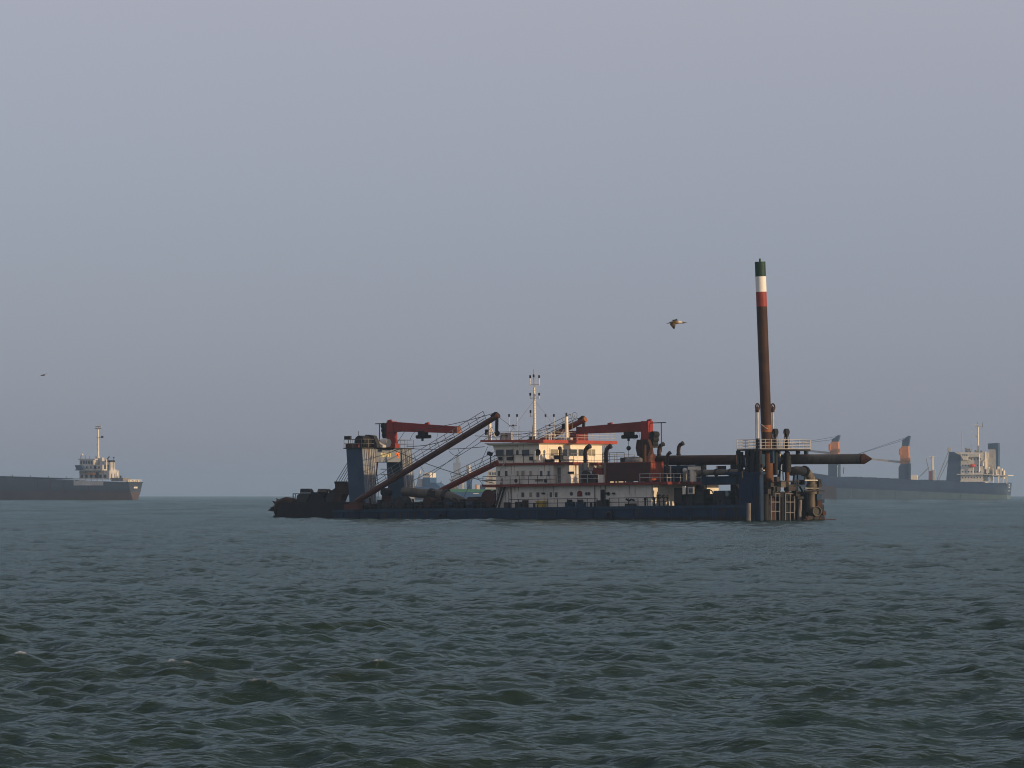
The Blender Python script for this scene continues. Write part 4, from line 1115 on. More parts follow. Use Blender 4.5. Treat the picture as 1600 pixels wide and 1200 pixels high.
# --- spud gate at the stern
sgx = empty('spud_gate', dredger)
ZP = P(1200, 704, x=-0.5).z
# stern blocks
ZT = P(1180, 741, y=0.25).z
MB().box(-1.4, X(1188, 0.25), 0.25, 0.95, -1.8, ZT).build('gate_tower', 'hull_navy', sgx)
MB().box(-1.3, 0.2, 0.95, 3.1, -1.8, ZT - 0.02).build('gate_tower', 'hull_navy', sgx)
MB().box(-3.3, X(1189, 0.1), 0.1, 1.05, ZT, ZT + 0.3).build('tower_cap', 'hull_navy', sgx)
MB().box(-3.2, 0.5, 1.05, 3.3, ZT, ZT + 0.29).build('tower_cap', 'hull_navy', sgx)
for u, v0, w_ in ((1159, 706, 0.28), (1168, 703, 0.45), (1177, 703, 0.55), (1186, 704, 0.5)):
    q0, q1 = P(u, 738, y=1.8), P(u, v0, y=1.8)
    MB().beam((q0.x, 1.8, q0.z - 0.2), (q1.x, 1.8, min(q1.z, ZP + 0.02)), w_, w_).build('tower_post', 'black_steel', sgx)
for (u0, v0, u1, v1) in ((1157, 728, 1192, 728), (1166, 737, 1178, 712), (1178, 737, 1188, 714), (1157, 716, 1180, 716)):
    MB().beam(P(u0, v0, y=1.9), P(u1, v1, y=1.9), 0.3, 0.42).build('tower_brace', 'black_steel', sgx)
MB().box(X(1170, 2.2), X(1190, 2.2), 2.1, 3.0, P(1180, 729, y=2.2).z, P(1180, 710, y=2.2).z).build('hydraulic_cabinet', 'navy', sgx)
for k in range(5):
    u = 1174.5 + k * 2.9
    MB().box(X(u, 0.25), X(u, 0.25) + 0.1, 0.19, 0.255, -1.0, ZT - 0.1).build('tower_rib', 'hull_navy', sgx)
for ua, ub in ((1181, 1190), (1213.5, 1219)):                   # guide plates either side of the upright spud
    ya, yb_ = P(ua, 720, x=-0.2).y, P(ub, 720, x=-0.2).y
    MB().box(-1.3, -0.2, ya, yb_, P(1200, 734, x=0).z, ZP).build('guide_plate', 'hull_navy', sgx)
    MB().box(-0.2, -0.1, yb_ - 0.2, yb_, P(1200, 734, x=0).z, ZP - 0.05).build('guide_edge', 'pale_steel', sgx)
    MB().box(-0.2, 0.2, yb_ - 0.25, yb_ + 0.12, P(1200, 735.8, x=0).z, P(1200, 734, x=0).z).build('guide_foot', 'pale_steel', sgx)
rnd = random.Random(9)
for k in range(16):                                          # pipes and brackets crowded round the gate
    u = rnd.uniform(1150, 1236); v0 = rnd.uniform(706, 745); h_ = rnd.uniform(10, 34); xx_ = rnd.uniform(-2.6, 0.4)
    if 1188 < u < 1216: u += 30
    MB().cyl(P(u, v0, x=xx_), P(u + rnd.uniform(-1.5, 1.5), v0 + h_, x=xx_), rnd.uniform(0.06, 0.17), n=8).build('service_pipe', rnd.choice(['black_steel', 'dark_steel', 'spud_brown', 'hull_navy']), sgx)
for k in range(9):
    u = rnd.uniform(1195, 1262); v0 = rnd.uniform(742, 800); xx_ = rnd.uniform(0.7, 1.2); q = P(u, v0, x=xx_); w_ = rnd.uniform(0.15, 0.4)
    MB().box(xx_ - 0.2, xx_ + 0.25, q.y - w_, q.y + w_, q.z - w_ * rnd.uniform(0.4, 1.4), q.z + w_).build('bracket', rnd.choice(['black_steel', 'dark_steel', 'spud_brown', 'rust_orange']), sgx)
# octagonal working platform with railing
oct_ = [(-3.4, 3.0), (-2.4, 1.4), (0.6, 2.0), (2.0, 3.6), (2.0, 11.0), (1.0, 12.6), (-1.6, 12.6), (-3.4, 11.0)]
zp = ZP
ring_in = [(-1.5, 4.0), (0.4, 4.0), (0.4, 5.9), (-1.5, 5.9)]
MB().prism(oct_, 'z', zp, zp + 0.16).build('working_platform', 'dark_steel', sgx)
pts = [(a_, b_, zp + 0.16) for a_, b_ in oct_]
railing(sgx, pts[1:6], h=1.15, rails=(1.0, 0.68, 0.36, 0.05), mat='pale_steel', gap=0.85, r=0.03)
railing(sgx, pts[5:] + pts[:2], h=1.15, rails=(1.0, 0.68, 0.36, 0.05), mat='pale_steel', gap=0.85, r=0.03)
for (a_, b_) in ((-2.6, 2.0), (-3.0, 10.5), (1.5, 10.8), (1.3, 3.6), (-0.5, 12.0)):
    MB().box(a_ - 0.2, a_ + 0.2, b_ - 0.2, b_ + 0.2, ZP - 1.6, ZP).build('platform_strut', 'navy', sgx)
# hoist cylinders with sheaves
def hoist(px, top, bottom, y_guess, rod_mat, r=0.19, wheel=True, xx=0.2):
    ho = empty('hoist_cylinder', dredger)
    t_, b_ = P(px, top, x=xx), P(px, bottom, x=xx)
    mid = t_.lerp(b_, 0.86)
    MB().cyl((xx, t_.y, t_.z), (xx, t_.y, mid.z), r * 0.72, n=12).build('piston_rod', rod_mat, ho)
    MB().cyl((xx, t_.y, mid.z), (xx, t_.y, ZP - 3.0), r * 1.35, n=12).build('cylinder_barrel', 'black_steel', ho)
    w_ = Vector((xx, t_.y, t_.z + 0.55))
    if wheel:
        MB().tube([w_ + Vector((0.02, 0.42 * math.cos(q), 0.42 * math.sin(q))) for q in [2 * PI * k / 16 for k in range(17)]], 0.09, n=6, caps=False).build('sheave_rim', 'spud_brown', ho)
        for k in range(5):
            q = 2 * PI * k / 5
            MB().cyl(w_, w_ + Vector((0, 0.42 * math.cos(q), 0.42 * math.sin(q))), 0.04, n=5).build('sheave_spoke', 'spud_brown', ho)
    else:
        MB().cyl(w_ - Vector((0.2, 0, 0)), w_ + Vector((0.2, 0, 0)), 0.42, n=16).build('sheave', 'black_steel', ho)
    MB().prism([(t_.y - 0.12, t_.z - 0.1), (t_.y + 0.12, t_.z - 0.1), (w_.y + 0.26, w_.z), (w_.y - 0.26, w_.z)], 'x', xx - 0.16, xx + 0.16).build('sheave_fork', 'spud_brown', ho)
    cable((xx, w_.y - 0.44, w_.z), (xx, w_.y - 0.44, ZP), r=0.03, parent=ho)
    return w_
hoist(1183.5, 643, 692, 2.5, 'pale_steel')
w2_ = hoist(1207.5, 643, 692, 6, 'pale_steel', xx=-1.6)
w3_ = hoist(1211.5, 682, 690, 7, 'spud_brown', wheel=False, xx=0.3)
w4_ = hoist(1229, 682, 690, 9, 'spud_brown', wheel=False, xx=0.3)
for w_ in (w3_, w4_):
    cable(w_ + Vector((0, 0.4, 0.1)), (0.3, w_.y + 0.8, ZP + 0.2), r=0.03)
    cable(w_ + Vector((0, -0.4, 0.1)), (0.3, w_.y - 0.8, ZP + 0.2), r=0.03)
# clamps, collars and the dark keeper beneath
kc = on_spud(760)
MB().cyl(on_spud(771), on_spud(753), 1.0, n=24).build('spud_clamp', 'dark_steel', sgx)
MB().cyl(on_spud(756), on_spud(753.5), 1.12, n=24).build('clamp_flange', 'spud_brown', sgx)
MB().box(-2.0, 0.9, 3.4, 13.0, P(1230, 776, x=1).z, P(1230, 768, x=1).z).build('keeper_beam', 'black_steel', sgx)
MB().box(-1.8, 0.4, 7.2, 13.6, -1.6, P(1230, 776, x=0.4).z).build('stern_wall', 'black_steel', sgx)
MB().cyl(P(1230, 730, x=0.8), P(1230, 770, x=0.8), 0.28, n=12).build('locking_post', 'spud_rust', sgx)
MB().cyl(P(1230, 712, x=0.7), P(1230, 738, x=0.7), 0.5, n=12).build('locking_sleeve', 'black_steel', sgx)
for (u0, v0, u1, v1, r_) in ((1241, 738, 1238, 768, 0.12), (1246, 738, 1246, 768, 0.1), (1250, 760, 1256, 772, 0.1), (1246, 755, 1256, 772, 0.1), (1220, 752, 1250, 752, 0.09), (1236, 752, 1244, 768, 0.1)):
    MB().cyl(P(u0, v0, x=1.0), P(u1, v1, x=1.0), r_, n=8).build('stay', 'dark_steel', sgx)
for u, v, s_ in ((1222, 757, 0.5), (1234, 762, 0.55), (1240, 764, 0.35), (1215, 764, 0.4), (1245, 771, 0.45)):
    q = P(u, v, x=1.3)
    MB().box(0.8, 1.5, q.y - s_, q.y + s_, q.z - s_ * 0.7, q.z + s_ * 0.7).build('valve_block', ['dark_steel', 'spud_brown', 'pipe_grey', 'black_steel', 'dark_steel'][int(u) % 5], sgx)
# white boat ladders on the stern
def stern_ladder(u0, u1, v0, v1, rungs):
    ld = empty('stern_ladder', dredger)
    xx = 1.15
    for u in (u0, (u0 + u1) / 2 + 0.5, u1):
        MB().cyl(P(u, v0, x=xx), P(u, v1, x=xx), 0.085 if u != (u0 + u1) / 2 + 0.5 else 0.06, n=6).build('stile', 'stern_grey', ld)
    for v in rungs:
        MB().cyl(P(u0, v, x=xx), P(u1, v, x=xx), 0.07, n=6).build('rung', 'stern_grey', ld)
stern_ladder(1204.5, 1218, 771, 816, (771.5, 784.5, 799))
stern_ladder(1227, 1241, 771, 816, (771.5, 784.5, 801))
MB().cyl(P(1250, 781, x=1.4), P(1249, 816, x=1.4), 0.26, n=10).build('fender_tube', 'stern_grey', sgx)
MB().cyl(P(1245, 778, x=1.5), P(1254, 778, x=1.5), 0.2, n=10).build('fender_bracket', 'dark_steel', sgx)
MB().cyl(P(1190, 768, x=0.9), P(1190, 815, x=0.9), 0.2, n=10).build('fender_tube', 'dark_steel', sgx)
for u in (1196, 1222, 1256):
    MB().cyl(P(u, 770, x=0.6), P(u, 817, x=0.6), 0.45, n=12).build('guide_pile', 'black_steel', sgx)
# discharge elbow over the stern
el = empty('discharge_elbow', dredger)
xx = 2.2
path = [P(1236, 737, x=0.5), P(1244, 735, x=1.4), P(1254, 735.5, x=xx), P(1262, 739, x=xx), P(1267, 747, x=xx), P(1268, 758, x=xx), P(1268, 800, x=xx)]
MB().tube(path, 0.52, n=18).build('pipe', 'pipe_grey', el)
MB().cyl(P(1256, 735.7, x=xx), P(1258.5, 736.6, x=xx), 0.66, n=18).build('pipe_flange', 'dark_steel', el)
MB().cyl(P(1268, 757, x=xx), P(1268, 761, x=xx), 0.68, n=18).build('pipe_flange', 'pipe_grey', el)
MB().cyl(P(1268, 768, x=xx), P(1268, 772, x=xx), 0.68, n=18).build('pipe_flange', 'pipe_grey', el)
q = P(1267.5, 799, x=xx)
MB().cyl((xx, q.y, q.z), (xx + 1.25, q.y - 0.6, q.z), 0.5, 0.52, n=18, caps=False).build('outlet', 'pipe_grey', el)
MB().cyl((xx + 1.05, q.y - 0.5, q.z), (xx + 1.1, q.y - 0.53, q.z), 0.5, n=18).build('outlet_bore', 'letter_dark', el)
ring = [Vector((xx + 1.25, q.y - 0.6, q.z)) + Vector((0.28 * math.cos(t), 0.5 * math.cos(t), 0.56 * math.sin(t))) for t in [2 * PI * k / 18 for k in range(19)]]
MB().tube(ring, 0.06, n=6, caps=False).build('outlet_rim', 'pipe_grey', el)
# service platform and piping beside the elbow
sv = empty('service_platform', dredger)
for v, mt in ((750.5, 'pale_steel'), (763, 'grey_steel'), (767, 'dark_steel')):
    MB().cyl(P(1257, v, x=2.8), P(1279, v, x=2.8), 0.1, n=6).build('platform_bar', mt, sv)
MB().cyl(P(1272, 767, x=2.8), P(1288, 767, x=2.8), 0.07, n=6).build('platform_bar', 'black_steel', sv)
for u, v0, v1 in ((1275, 748, 812), (1278, 748, 775), (1282, 780, 812), (1258, 745, 752)):
    MB().cyl(P(u, v0, x=2.6), P(u, v1, x=2.6), 0.14, n=8).build('upright', 'dark_steel', sv)
for k, (u, v, s_) in enumerate(((1277, 752, 0.3), (1278, 758, 0.33), (1276, 777, 0.5), (1277, 787, 0.55), (1280, 796, 0.45), (1274, 806, 0.6), (1282, 783, 0.3), (1284, 802, 0.35), (1279, 810, 0.5), (1262, 811, 0.5))):
    q = P(u, v, x=2.6)
    MB().box(2.2, 3.0, q.y - s_, q.y + s_, q.z - s_ * 0.8, q.z + s_ * 0.8).build('valve_block', ['black_steel', 'dark_steel', 'navy', 'spud_brown'][k % 4], sv)
for (u0, v0, u1, v1) in ((1278, 800, 1288, 804), (1276, 808, 1288, 812), (1256, 812, 1286, 812), (1258, 808, 1288, 809)):
    MB().cyl(P(u0, v0, x=2.8), P(u1, v1, x=2.8), 0.13, n=6).build('boom_float', 'spud_brown', sv)
for u in (1260, 1272, 1280):
    q = P(u, 811, x=2.9)
    MB().ball((2.9, q.y, q.z), 0.25).build('float', 'spud_brown', sv)
MB().box(0.0, 1.9, 9.5, 13.2, -1.6, 0.5).build('stern_step', 'black_steel', sgx)
MB().box(1.9, 3.0, 9.0, 15.0, -1.2, P(1270, 811.5, x=2.9).z).build('stern_pontoon', 'spud_brown', sgx)
MB().tube([P(1262, 775, x=0.6), P(1259, 790, x=0.6), P(1259, 816, x=0.6)], 0.55, n=14).build('drop_pipe', 'black_steel', el)

# --- near-side deck rails and deck gear
railing(dredger, [(X(795, 0.2), 0.2, DECK), (X(933, 0.2), 0.2, DECK)], h=1.05, rails=(1.0, 0.5), mat='dark_steel', gap=1.5, r=0.04)
railing(dredger, [(X(952, 0.2), 0.2, DECK), (X(1042, 0.2), 0.2, DECK)], h=1.05, rails=(1.0, 0.5), mat='dark_steel', gap=1.6, r=0.04)
railing(dredger, [(X(548, 0.2), 0.2, DECK), (X(770, 0.2), 0.2, DECK)], h=0.85, rails=(1.0, 0.5), mat='dark_steel', gap=2.0, r=0.035)
for u, w_ in ((890, 1.2), (907, 1.1)):
    q = X(u, 0.7)
    mo = MB().box(q - w_ / 2, q + w_ / 2, 0.5, 1.05, DECK, DECK + 0.62).build('deck_motor', 'navy', dredger)
    MB().cyl((q - 0.35, 0.75, DECK + 0.75), (q + 0.25, 0.75, DECK + 0.75), 0.2, n=10).build('motor_cowl', 'dark_steel', mo)
q = X(984, 0.6)
MB().box(q - 0.7, q + 0.7, 0.5, 1.05, DECK, DECK + 0.35).build('deck_chest', 'dark_steel', dredger)
MB().tube([(q - 0.65, 0.7, DECK + 0.9), (q - 0.2, 0.7, DECK + 0.7), (q + 0.2, 0.7, DECK + 0.85), (q + 0.6, 0.7, DECK + 0.72)], 0.12, n=6).build('hose', 'black_steel', dredger)
for u in (1008, 1022):
    MB().cyl((X(u, 0.6), 0.6, DECK), (X(u, 0.6), 0.6, DECK + 0.85), 0.12, n=8).ball((X(u, 0.6), 0.6, DECK + 0.9), 0.2).build('mooring_post', 'black_steel', dredger)
for u, w_, h_, mt in ((810, 0.8, 0.75, 'dark_steel'), (820, 0.5, 0.95, 'spud_brown'), (792, 0.7, 0.7, 'dark_steel'), (938, 0.9, 0.8, 'dark_steel'), (946, 0.6, 0.9, 'black_steel')):
    q = X(u, 0.8)
    MB().box(q - w_ / 2, q + w_ / 2, 0.55, 1.1, DECK, DECK + h_).build('deck_locker', mt, dredger)
yb = empty('yellow_skip')
yb.location = DF.loc; yb.rotation_euler = (0, -DF.trim, DF.yaw)
tag(yb, 'small yellow open bin on the dredger side deck in front of the white lower deckhouse', 'bin')
q = X(845, 0.65)
MB().hexa([(q - 0.42, 0.45, DECK + 0.02), (q + 0.42, 0.45, DECK + 0.02), (q + 0.42, 1.0, DECK + 0.02), (q - 0.42, 1.0, DECK + 0.02), (q - 0.58, 0.35, DECK + 0.78), (q + 0.58, 0.35, DECK + 0.78), (q + 0.58, 1.08, DECK + 0.78), (q - 0.58, 1.08, DECK + 0.78)]).build('bin_body', 'yellow', yb)
MB().box(q - 0.62, q + 0.62, 0.30, 0.38, DECK + 0.7, DECK + 0.82).box(q - 0.62, q - 0.56, 0.38, 1.1, DECK + 0.7, DECK + 0.82).box(q + 0.56, q + 0.62, 0.38, 1.1, DECK + 0.7, DECK + 0.82).build('bin_rim', 'yellow', yb)

# --- fore deck: suction pipe, winches, sheave frames
sc = empty('suction_pipe', dredger)
MB().tube([P(632, 768, y=8.0), P(660, 771, y=6.5), P(690, 772.5, y=5.0), P(702, 775, y=4.6), P(722, 783, y=4.0), P(730, 790, y=3.8)], [0.62, 0.62, 0.62, 0.6, 0.55, 0.5], n=18).build('pipe', 'pipe_grey', sc)
for u, v in ((675, 772), (697, 773.5)):
    yy = 5.7 if u < 690 else 4.8
    MB().cyl(P(u - 2.5, v, y=yy), P(u + 2.5, v + 0.6, y=yy), 0.78, n=18).build('pipe_collar', 'dark_steel', sc)
MB().box(X(674, 5.0), X(682, 5.0), 4.6, 6.2, DECK, P(676, 767, y=5).z).build('pipe_stand', 'dark_steel', sc)
def winch(px, y, w_, r_, mat='spud_brown', name='bow_winch'):
    wn_ = empty(name, dredger)
    q = X(px, y)
    MB().cyl((q, y, DECK + r_ + 0.1), (q, y + w_, DECK + r_ + 0.1), r_ * 0.75, n=16).build('drum', mat, wn_)
    for yy in (y - 0.08, y + w_):
        MB().cyl((q, yy, DECK + r_ + 0.1), (q, yy + 0.1, DECK + r_ + 0.1), r_, n=18).build('drum_flange', mat, wn_)
        MB().prism([(q - r_ * 0.9, DECK), (q + r_ * 0.9, DECK), (q + 0.2, DECK + r_ + 0.3), (q - 0.2, DECK + r_ + 0.3)], 'y', yy + 0.12, yy + 0.25).build('winch_cheek', 'black_steel', wn_)
    MB().box(q + r_, q + r_ + 1.0, y + 0.2, y + w_ - 0.1, DECK, DECK + 0.9).build('gear_case', 'black_steel', wn_)
winch(763, 2.2, 1.6, 1.15, 'dark_maroon', 'swing_winch')
winch(668, 1.0, 1.4, 0.75)
winch(700, 1.2, 1.2, 0.65, 'dark_steel')
winch(625, 1.0, 1.3, 0.8, 'dark_steel')
winch(735, 1.0, 1.3, 0.7)
rnd = random.Random(5)
for k in range(26):
    u = 556 + k * 8.2 + rnd.uniform(-3, 3); yy = rnd.uniform(0.5, 2.8); w_ = rnd.uniform(0.3, 0.9); h_ = rnd.uniform(0.5, 1.35)
    q = X(u, yy); mt = rnd.choice(['black_steel', 'dark_steel', 'dark_steel', 'spud_brown', 'dark_maroon', 'navy'])
    c = k % 4
    if c == 0: MB().box(q - w_ / 2, q + w_ / 2, yy, yy + 0.7, DECK, DECK + h_).box(q - w_ / 2 - 0.04, q + w_ / 2 + 0.04, yy - 0.04, yy + 0.74, DECK + h_, DECK + h_ + 0.06).build('deck_locker', mt, dredger)
    elif c == 1: MB().cyl((q, yy, DECK), (q, yy, DECK + h_ * 0.9), 0.28, n=10).cyl((q, yy, DECK + h_ * 0.9), (q, yy, DECK + h_ * 0.9 + 0.08), 0.36, n=10).build('fairlead_post', mt, dredger)
    elif c == 2: MB().cyl((q - 0.5, yy, DECK + 0.45), (q + 0.5, yy, DECK + 0.45), 0.42, n=12).box(q - 0.6, q + 0.6, yy - 0.3, yy + 0.3, DECK, DECK + 0.1).build('rope_reel', mt, dredger)
    else: MB().beam((q, yy, DECK), (q + rnd.uniform(-0.5, 0.5), yy, DECK + h_ + 0.4), 0.16, 0.16).beam((q - 0.4, yy, DECK + h_ * 0.6), (q + 0.5, yy, DECK + h_ * 0.6), 0.12, 0.12).build('deck_stanchion', mt, dredger)
q0, q1 = X(705, 9), X(760, 9)
MB().box(q0, q1, 12.0, 14.5, DECK, DECK + 0.85).build('deck_machinery', 'black_steel', dredger)
MB().box(X(608, 9.5), X(760, 9.5), 3.0, 3.2, DECK, DECK + 0.75).build('well_coaming', 'black_steel', dredger)
MB().box(X(741, 4), X(752, 4), 3.6, 4.6, DECK, DECK + 1.5).build('hydraulic_tank', 'dark_maroon', dredger)
MB().prism([(X(600, 5.0), DECK), (X(612, 5.0), DECK), (X(609, 5.0), DECK + 1.9), (X(603, 5.0), DECK + 1.9)], 'y', 4.2, 5.2).build('winch_pillar', 'spud_brown', dredger)
MB().cyl((X(606, 5.0), 4.1, DECK + 2.3), (X(606, 5.0), 5.3, DECK + 2.3), 0.55, n=14).build('turning_sheave', 'black_steel', dredger)
MB().box(X(540, 0.6), X(556, 0.6), 0.3, 1.4, DECK, DECK + 0.75).build('bow_chest', 'dark_maroon', dredger)

# ------------------------------------------------------------------ ships at anchor
def ship_frame(px, dist, yaw, trim):
    return Frame((ray(px, 770).x * dist, dist, sea_drop(dist)), R(yaw), R(trim))
def sl(F, parent, y0, y1, pxs, name, mat):
    """side outline given in photo pixels on the ship's plane y0, built solid through to y1"""
    poly = [(F.P(u, v, y=y0).x, F.P(u, v, y=y0).z) for u, v in pxs]
    return MB().prism(poly, 'y', y0, y1).build(name, mat, parent)
def rect(u0, u1, v0, v1): return [(u0, v1), (u1, v1), (u1, v0), (u0, v0)]
def pole(F, parent, u0, v0, u1, v1, y, r, name, mat, r2=None):
    return MB().cyl(F.P(u0, v0, y=y), F.P(u1, v1, y=y), r, r2, n=8).build(name, mat, parent)
def panes(F, parent, y, u0, u1, n, v0, v1, fill=0.6, mat='glass'):
    for k in range(n):
        a = u0 + (u1 - u0) * (k + 0.5 - fill / 2) / n; b = u0 + (u1 - u0) * (k + 0.5 + fill / 2) / n
        sl(F, parent, y - 0.06, y + 0.02, rect(a, b, v0, v1), 'window', mat)
def ship_hull(parent, B, stations, boot_z, mats, zk=-9.0):
    """stations from stern to bow: (x, half breadth at top, at boot line, at keel, top z)"""
    c = B / 2
    def loft(rows, name, mat, close_top):
        m = MB(); n = len(rows)
        vs = []
        for x, ha, za, hb, zb_ in rows:                      # a lower, b upper
            vs += [(x, c - ha, za), (x, c + ha, za), (x, c - hb, zb_), (x, c + hb, zb_)]
        fs = []
        for i in range(n - 1):
            o, p = i * 4, i * 4 + 4
            fs += [(o, o + 2, p + 2, p), (o + 1, p + 1, p + 3, o + 3)]
            if close_top: fs.append((o + 2, o + 3, p + 3, p + 2))
        fs.append((0, 1, 3, 2)); e = (n - 1) * 4
        fs.append((e, e + 2, e + 3, e + 1))
        m.add(vs, fs[:-2], True); m.add(vs, fs[-2:])
        return m.build(name, mat, parent)
    up = loft([(x, hb, boot_z, ht, zt_) for x, ht, hb, hk, zt_ in stations], 'hull', mats[0], True)
    lo = loft([(x, hk, zk, hb, boot_z) for x, ht, hb, hk, zt_ in stations], 'boot_topping', mats[1], False)
    return up, lo

# --- coaster on the left, stern towards us
F1 = ship_frame(200, 1870, -27, -0.6)
s1 = F1.root('coaster')
tag(s1, 'long dark hulled coaster with white stern house and one tall pale mast', 'ship')
zt1 = F1.P(199, 753.5, y=0).z
B1_ = 14.0
st1 = [(0.0, 6.8, 4.9, 0.6, zt1), (-4, 7, 6.0, 2.2, zt1), (-10, 7, 6.9, 5, zt1), (-20, 7, 7, 6.7, zt1 + 0.2), (-27, 7, 7, 7, zt1 + 0.4), (-60, 7, 7, 7, zt1 + 1.3), (-92, 7, 7, 7, zt1 + 2.4), (-104, 5.5, 5, 4.2, zt1 + 3.2), (-112, 2.8, 2, 1.2, zt1 + 4), (-116, 0.3, 0.2, 0.1, zt1 + 4.4)]
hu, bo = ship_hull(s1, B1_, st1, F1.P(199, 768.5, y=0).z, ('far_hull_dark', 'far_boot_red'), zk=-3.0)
MB().box(-1.0, 0.35, 0.1, 13.9, zt1 - 0.35, zt1 + 0.15).build('stern_sheer_rail', 'far_hull_dark', s1)
sl(F1, s1, -0.08, 0.05, rect(115, 161, 751.5, 758.5), 'side_screen', 'far_white')
sl(F1, s1, -0.1, 0.05, rect(114.5, 162, 747.3, 748.6), 'screen_rail', 'far_white')
for k in range(6): sl(F1, s1, -0.09, 0.05, rect(115 + k * 9, 116.6 + k * 9, 748.4, 752), 'screen_post', 'far_white')
sl(F1, s1, 2.5, 11.6, rect(124, 171, 735, 749), 'lower_house', 'far_white')
panes(F1, s1, 2.5, 124, 168, 6, 741.5, 746.5, 0.5, 'black_steel')
sl(F1, s1, 2.8, 11.3, rect(125, 160, 726, 735), 'middle_house', 'far_white')
panes(F1, s1, 2.8, 126, 158, 5, 728.5, 732, 0.35)
sl(F1, s1, 0.4, 13.6, rect(117, 160, 733, 735.2), 'bridge_deck', 'far_white')
sl(F1, s1, 3.0, 11.0, rect(124.5, 146, 718.5, 726), 'wheelhouse', 'far_white')
panes(F1, s1, 3.0, 125, 145, 5, 720.5, 724.5, 0.7)
sl(F1, s1, 0.2, 3.0, [(116.5, 727), (124.5, 726.5), (132, 733.5), (120, 735)], 'bridge_wing', 'far_hull_blue')
sl(F1, s1, 2.7, 11.4, rect(122, 148, 716.8, 718.5), 'wheelhouse_roof', 'far_white')
for u, t in ((128, 709), (126, 712), (134, 711), (140, 713)): pole(F1, s1, u, 718, u, t, 6, 0.12, 'aerial', 'grey_steel')
MB().ball(F1.P(128.5, 710.5, y=6), 0.6).build('radome', 'white', s1)
pole(F1, s1, 153.5, 735, 153.5, 671, 7, 0.55, 'mast', 'cream', 0.4)
for v, a, b in ((669.5, 148.5, 159), (666, 150, 158), (683, 151, 158), (695, 151, 155)):
    pole(F1, s1, a, v, b, v, 7, 0.22, 'crosstree', 'far_white')
for u in (150, 153.5, 157.5): pole(F1, s1, u, 671, u, 664.5, 7, 0.2, 'mast_lamp_post', 'far_white')
sl(F1, s1, 6.8, 7.2, rect(158, 161, 681, 684.5), 'mast_flag', 'letter_dark')
sl(F1, s1, 5.5, 8.0, rect(149, 152.5, 713, 735), 'vent_post', 'far_white')
sl(F1, s1, 5.5, 8.0, rect(156, 159.5, 715, 738), 'vent_post', 'far_white')
sl(F1, s1, 5.8, 8.5, rect(146, 148.5, 719, 730), 'vent_post', 'far_white')
sl(F1, s1, 5.0, 9.0, [(163, 743), (173, 743), (172.5, 720.5), (165, 720.5)], 'funnel', 'far_white')
sl(F1, s1, 4.95, 9.05, [(164, 722), (173.1, 722), (172.6, 719), (165, 719)], 'funnel_top', 'black_steel')
sl(F1, s1, 4.93, 5.05, rect(165, 170, 726, 738), 'funnel_mark', 'far_hull_blue')
MB().tube([F1.P(168.5, 721, y=8), F1.P(168.5, 716, y=8), F1.P(171, 713.5, y=8)], 0.35, n=8).build('uptake', 'black_steel', s1)
pole(F1, s1, 177.8, 745, 177.8, 714, 8, 0.14, 'aft_post', 'dark_steel')
MB().ball(F1.P(177.8, 715, y=8), 0.4).build('aft_lamp', 'black_steel', s1)
for u, v0, v1, w in ((166.5, 718, 741, 0.35), (180, 740, 748, 0.5), (183, 738, 749, 0.3), (188.5, 743, 749, 0.5)):
    pole(F1, s1, u, v1, u, v0, 4.5, w, 'deck_vent', 'cream' if u < 185 else 'dark_steel')
sl(F1, s1, 3.0, 10.0, rect(174, 192, 746.5, 752), 'aft_house', 'grey_steel')
ra = F1.P(197, 753, y=0.4)
for k in range(9):
    MB().cyl((-0.4 - 0.0 * k, 0.6 + k * 1.58, zt1), (-0.4, 0.6 + k * 1.58, zt1 + 1.3), 0.12, n=6).build('stern_rail_post', 'cream', s1)
for z in (0.7, 1.3): MB().cyl((-0.4, 0.6, zt1 + z), (-0.4, 13.3, zt1 + z), 0.1, n=6).build('stern_rail', 'cream', s1)
for k in range(6): MB().box(-2.2, -1.0, 1.4 + k * 1.9, 2.6 + k * 1.9, zt1, zt1 + 0.8 + 0.3 * (k % 2)).build('stern_bitts', 'cream', s1)
MB().box(0.0, 0.12, 5.4, 8.8, zt1 - 3.2, zt1 - 2.3).build('port_of_registry_mark', 'white', s1)
for k in range(4): pole(F1, s1, 103.5 - 28 * k, 748.3 - 0.9 * k, 103.5 - 28 * k, 744.5 - 0.9 * k, 0.6, 0.16, 'bulwark_lamp', 'dark_steel')
sl(F1, s1, 1.5, 12.5, [(-60, 742), (104, 747.5), (104, 749), (-60, 745)], 'hatch_coaming', 'far_hull_dark')

for v in (738.6, 731.5, 724.8): sl(F1, s1, 2.3, 2.4, rect(123, 160, v, v + 0.35), 'deck_rail', 'dark_steel')
for u in (127, 134, 141, 148, 155, 162): pole(F1, s1, u, 748, u, 734, 1.2, 0.09, 'deck_stanchion', 'dark_steel')
sl(F1, s1, 1.0, 2.4, [(137, 741.5), (146, 741.5), (147, 738.6), (136, 738.6)], 'lifeboat', 'orange')
sl(F1, s1, 2.2, 2.52, rect(150, 154, 738, 748), 'doorway', 'black_steel')
sl(F1, s1, 2.5, 2.82, rect(147, 150, 727.5, 734), 'doorway', 'black_steel')
for k in range(5): sl(F1, s1, -0.05, 0.04, rect(118 + 20 * k - 60, 119.2 + 20 * k - 60, 752, 766 + (k % 3) * 3), 'rust_run', 'dark_maroon')
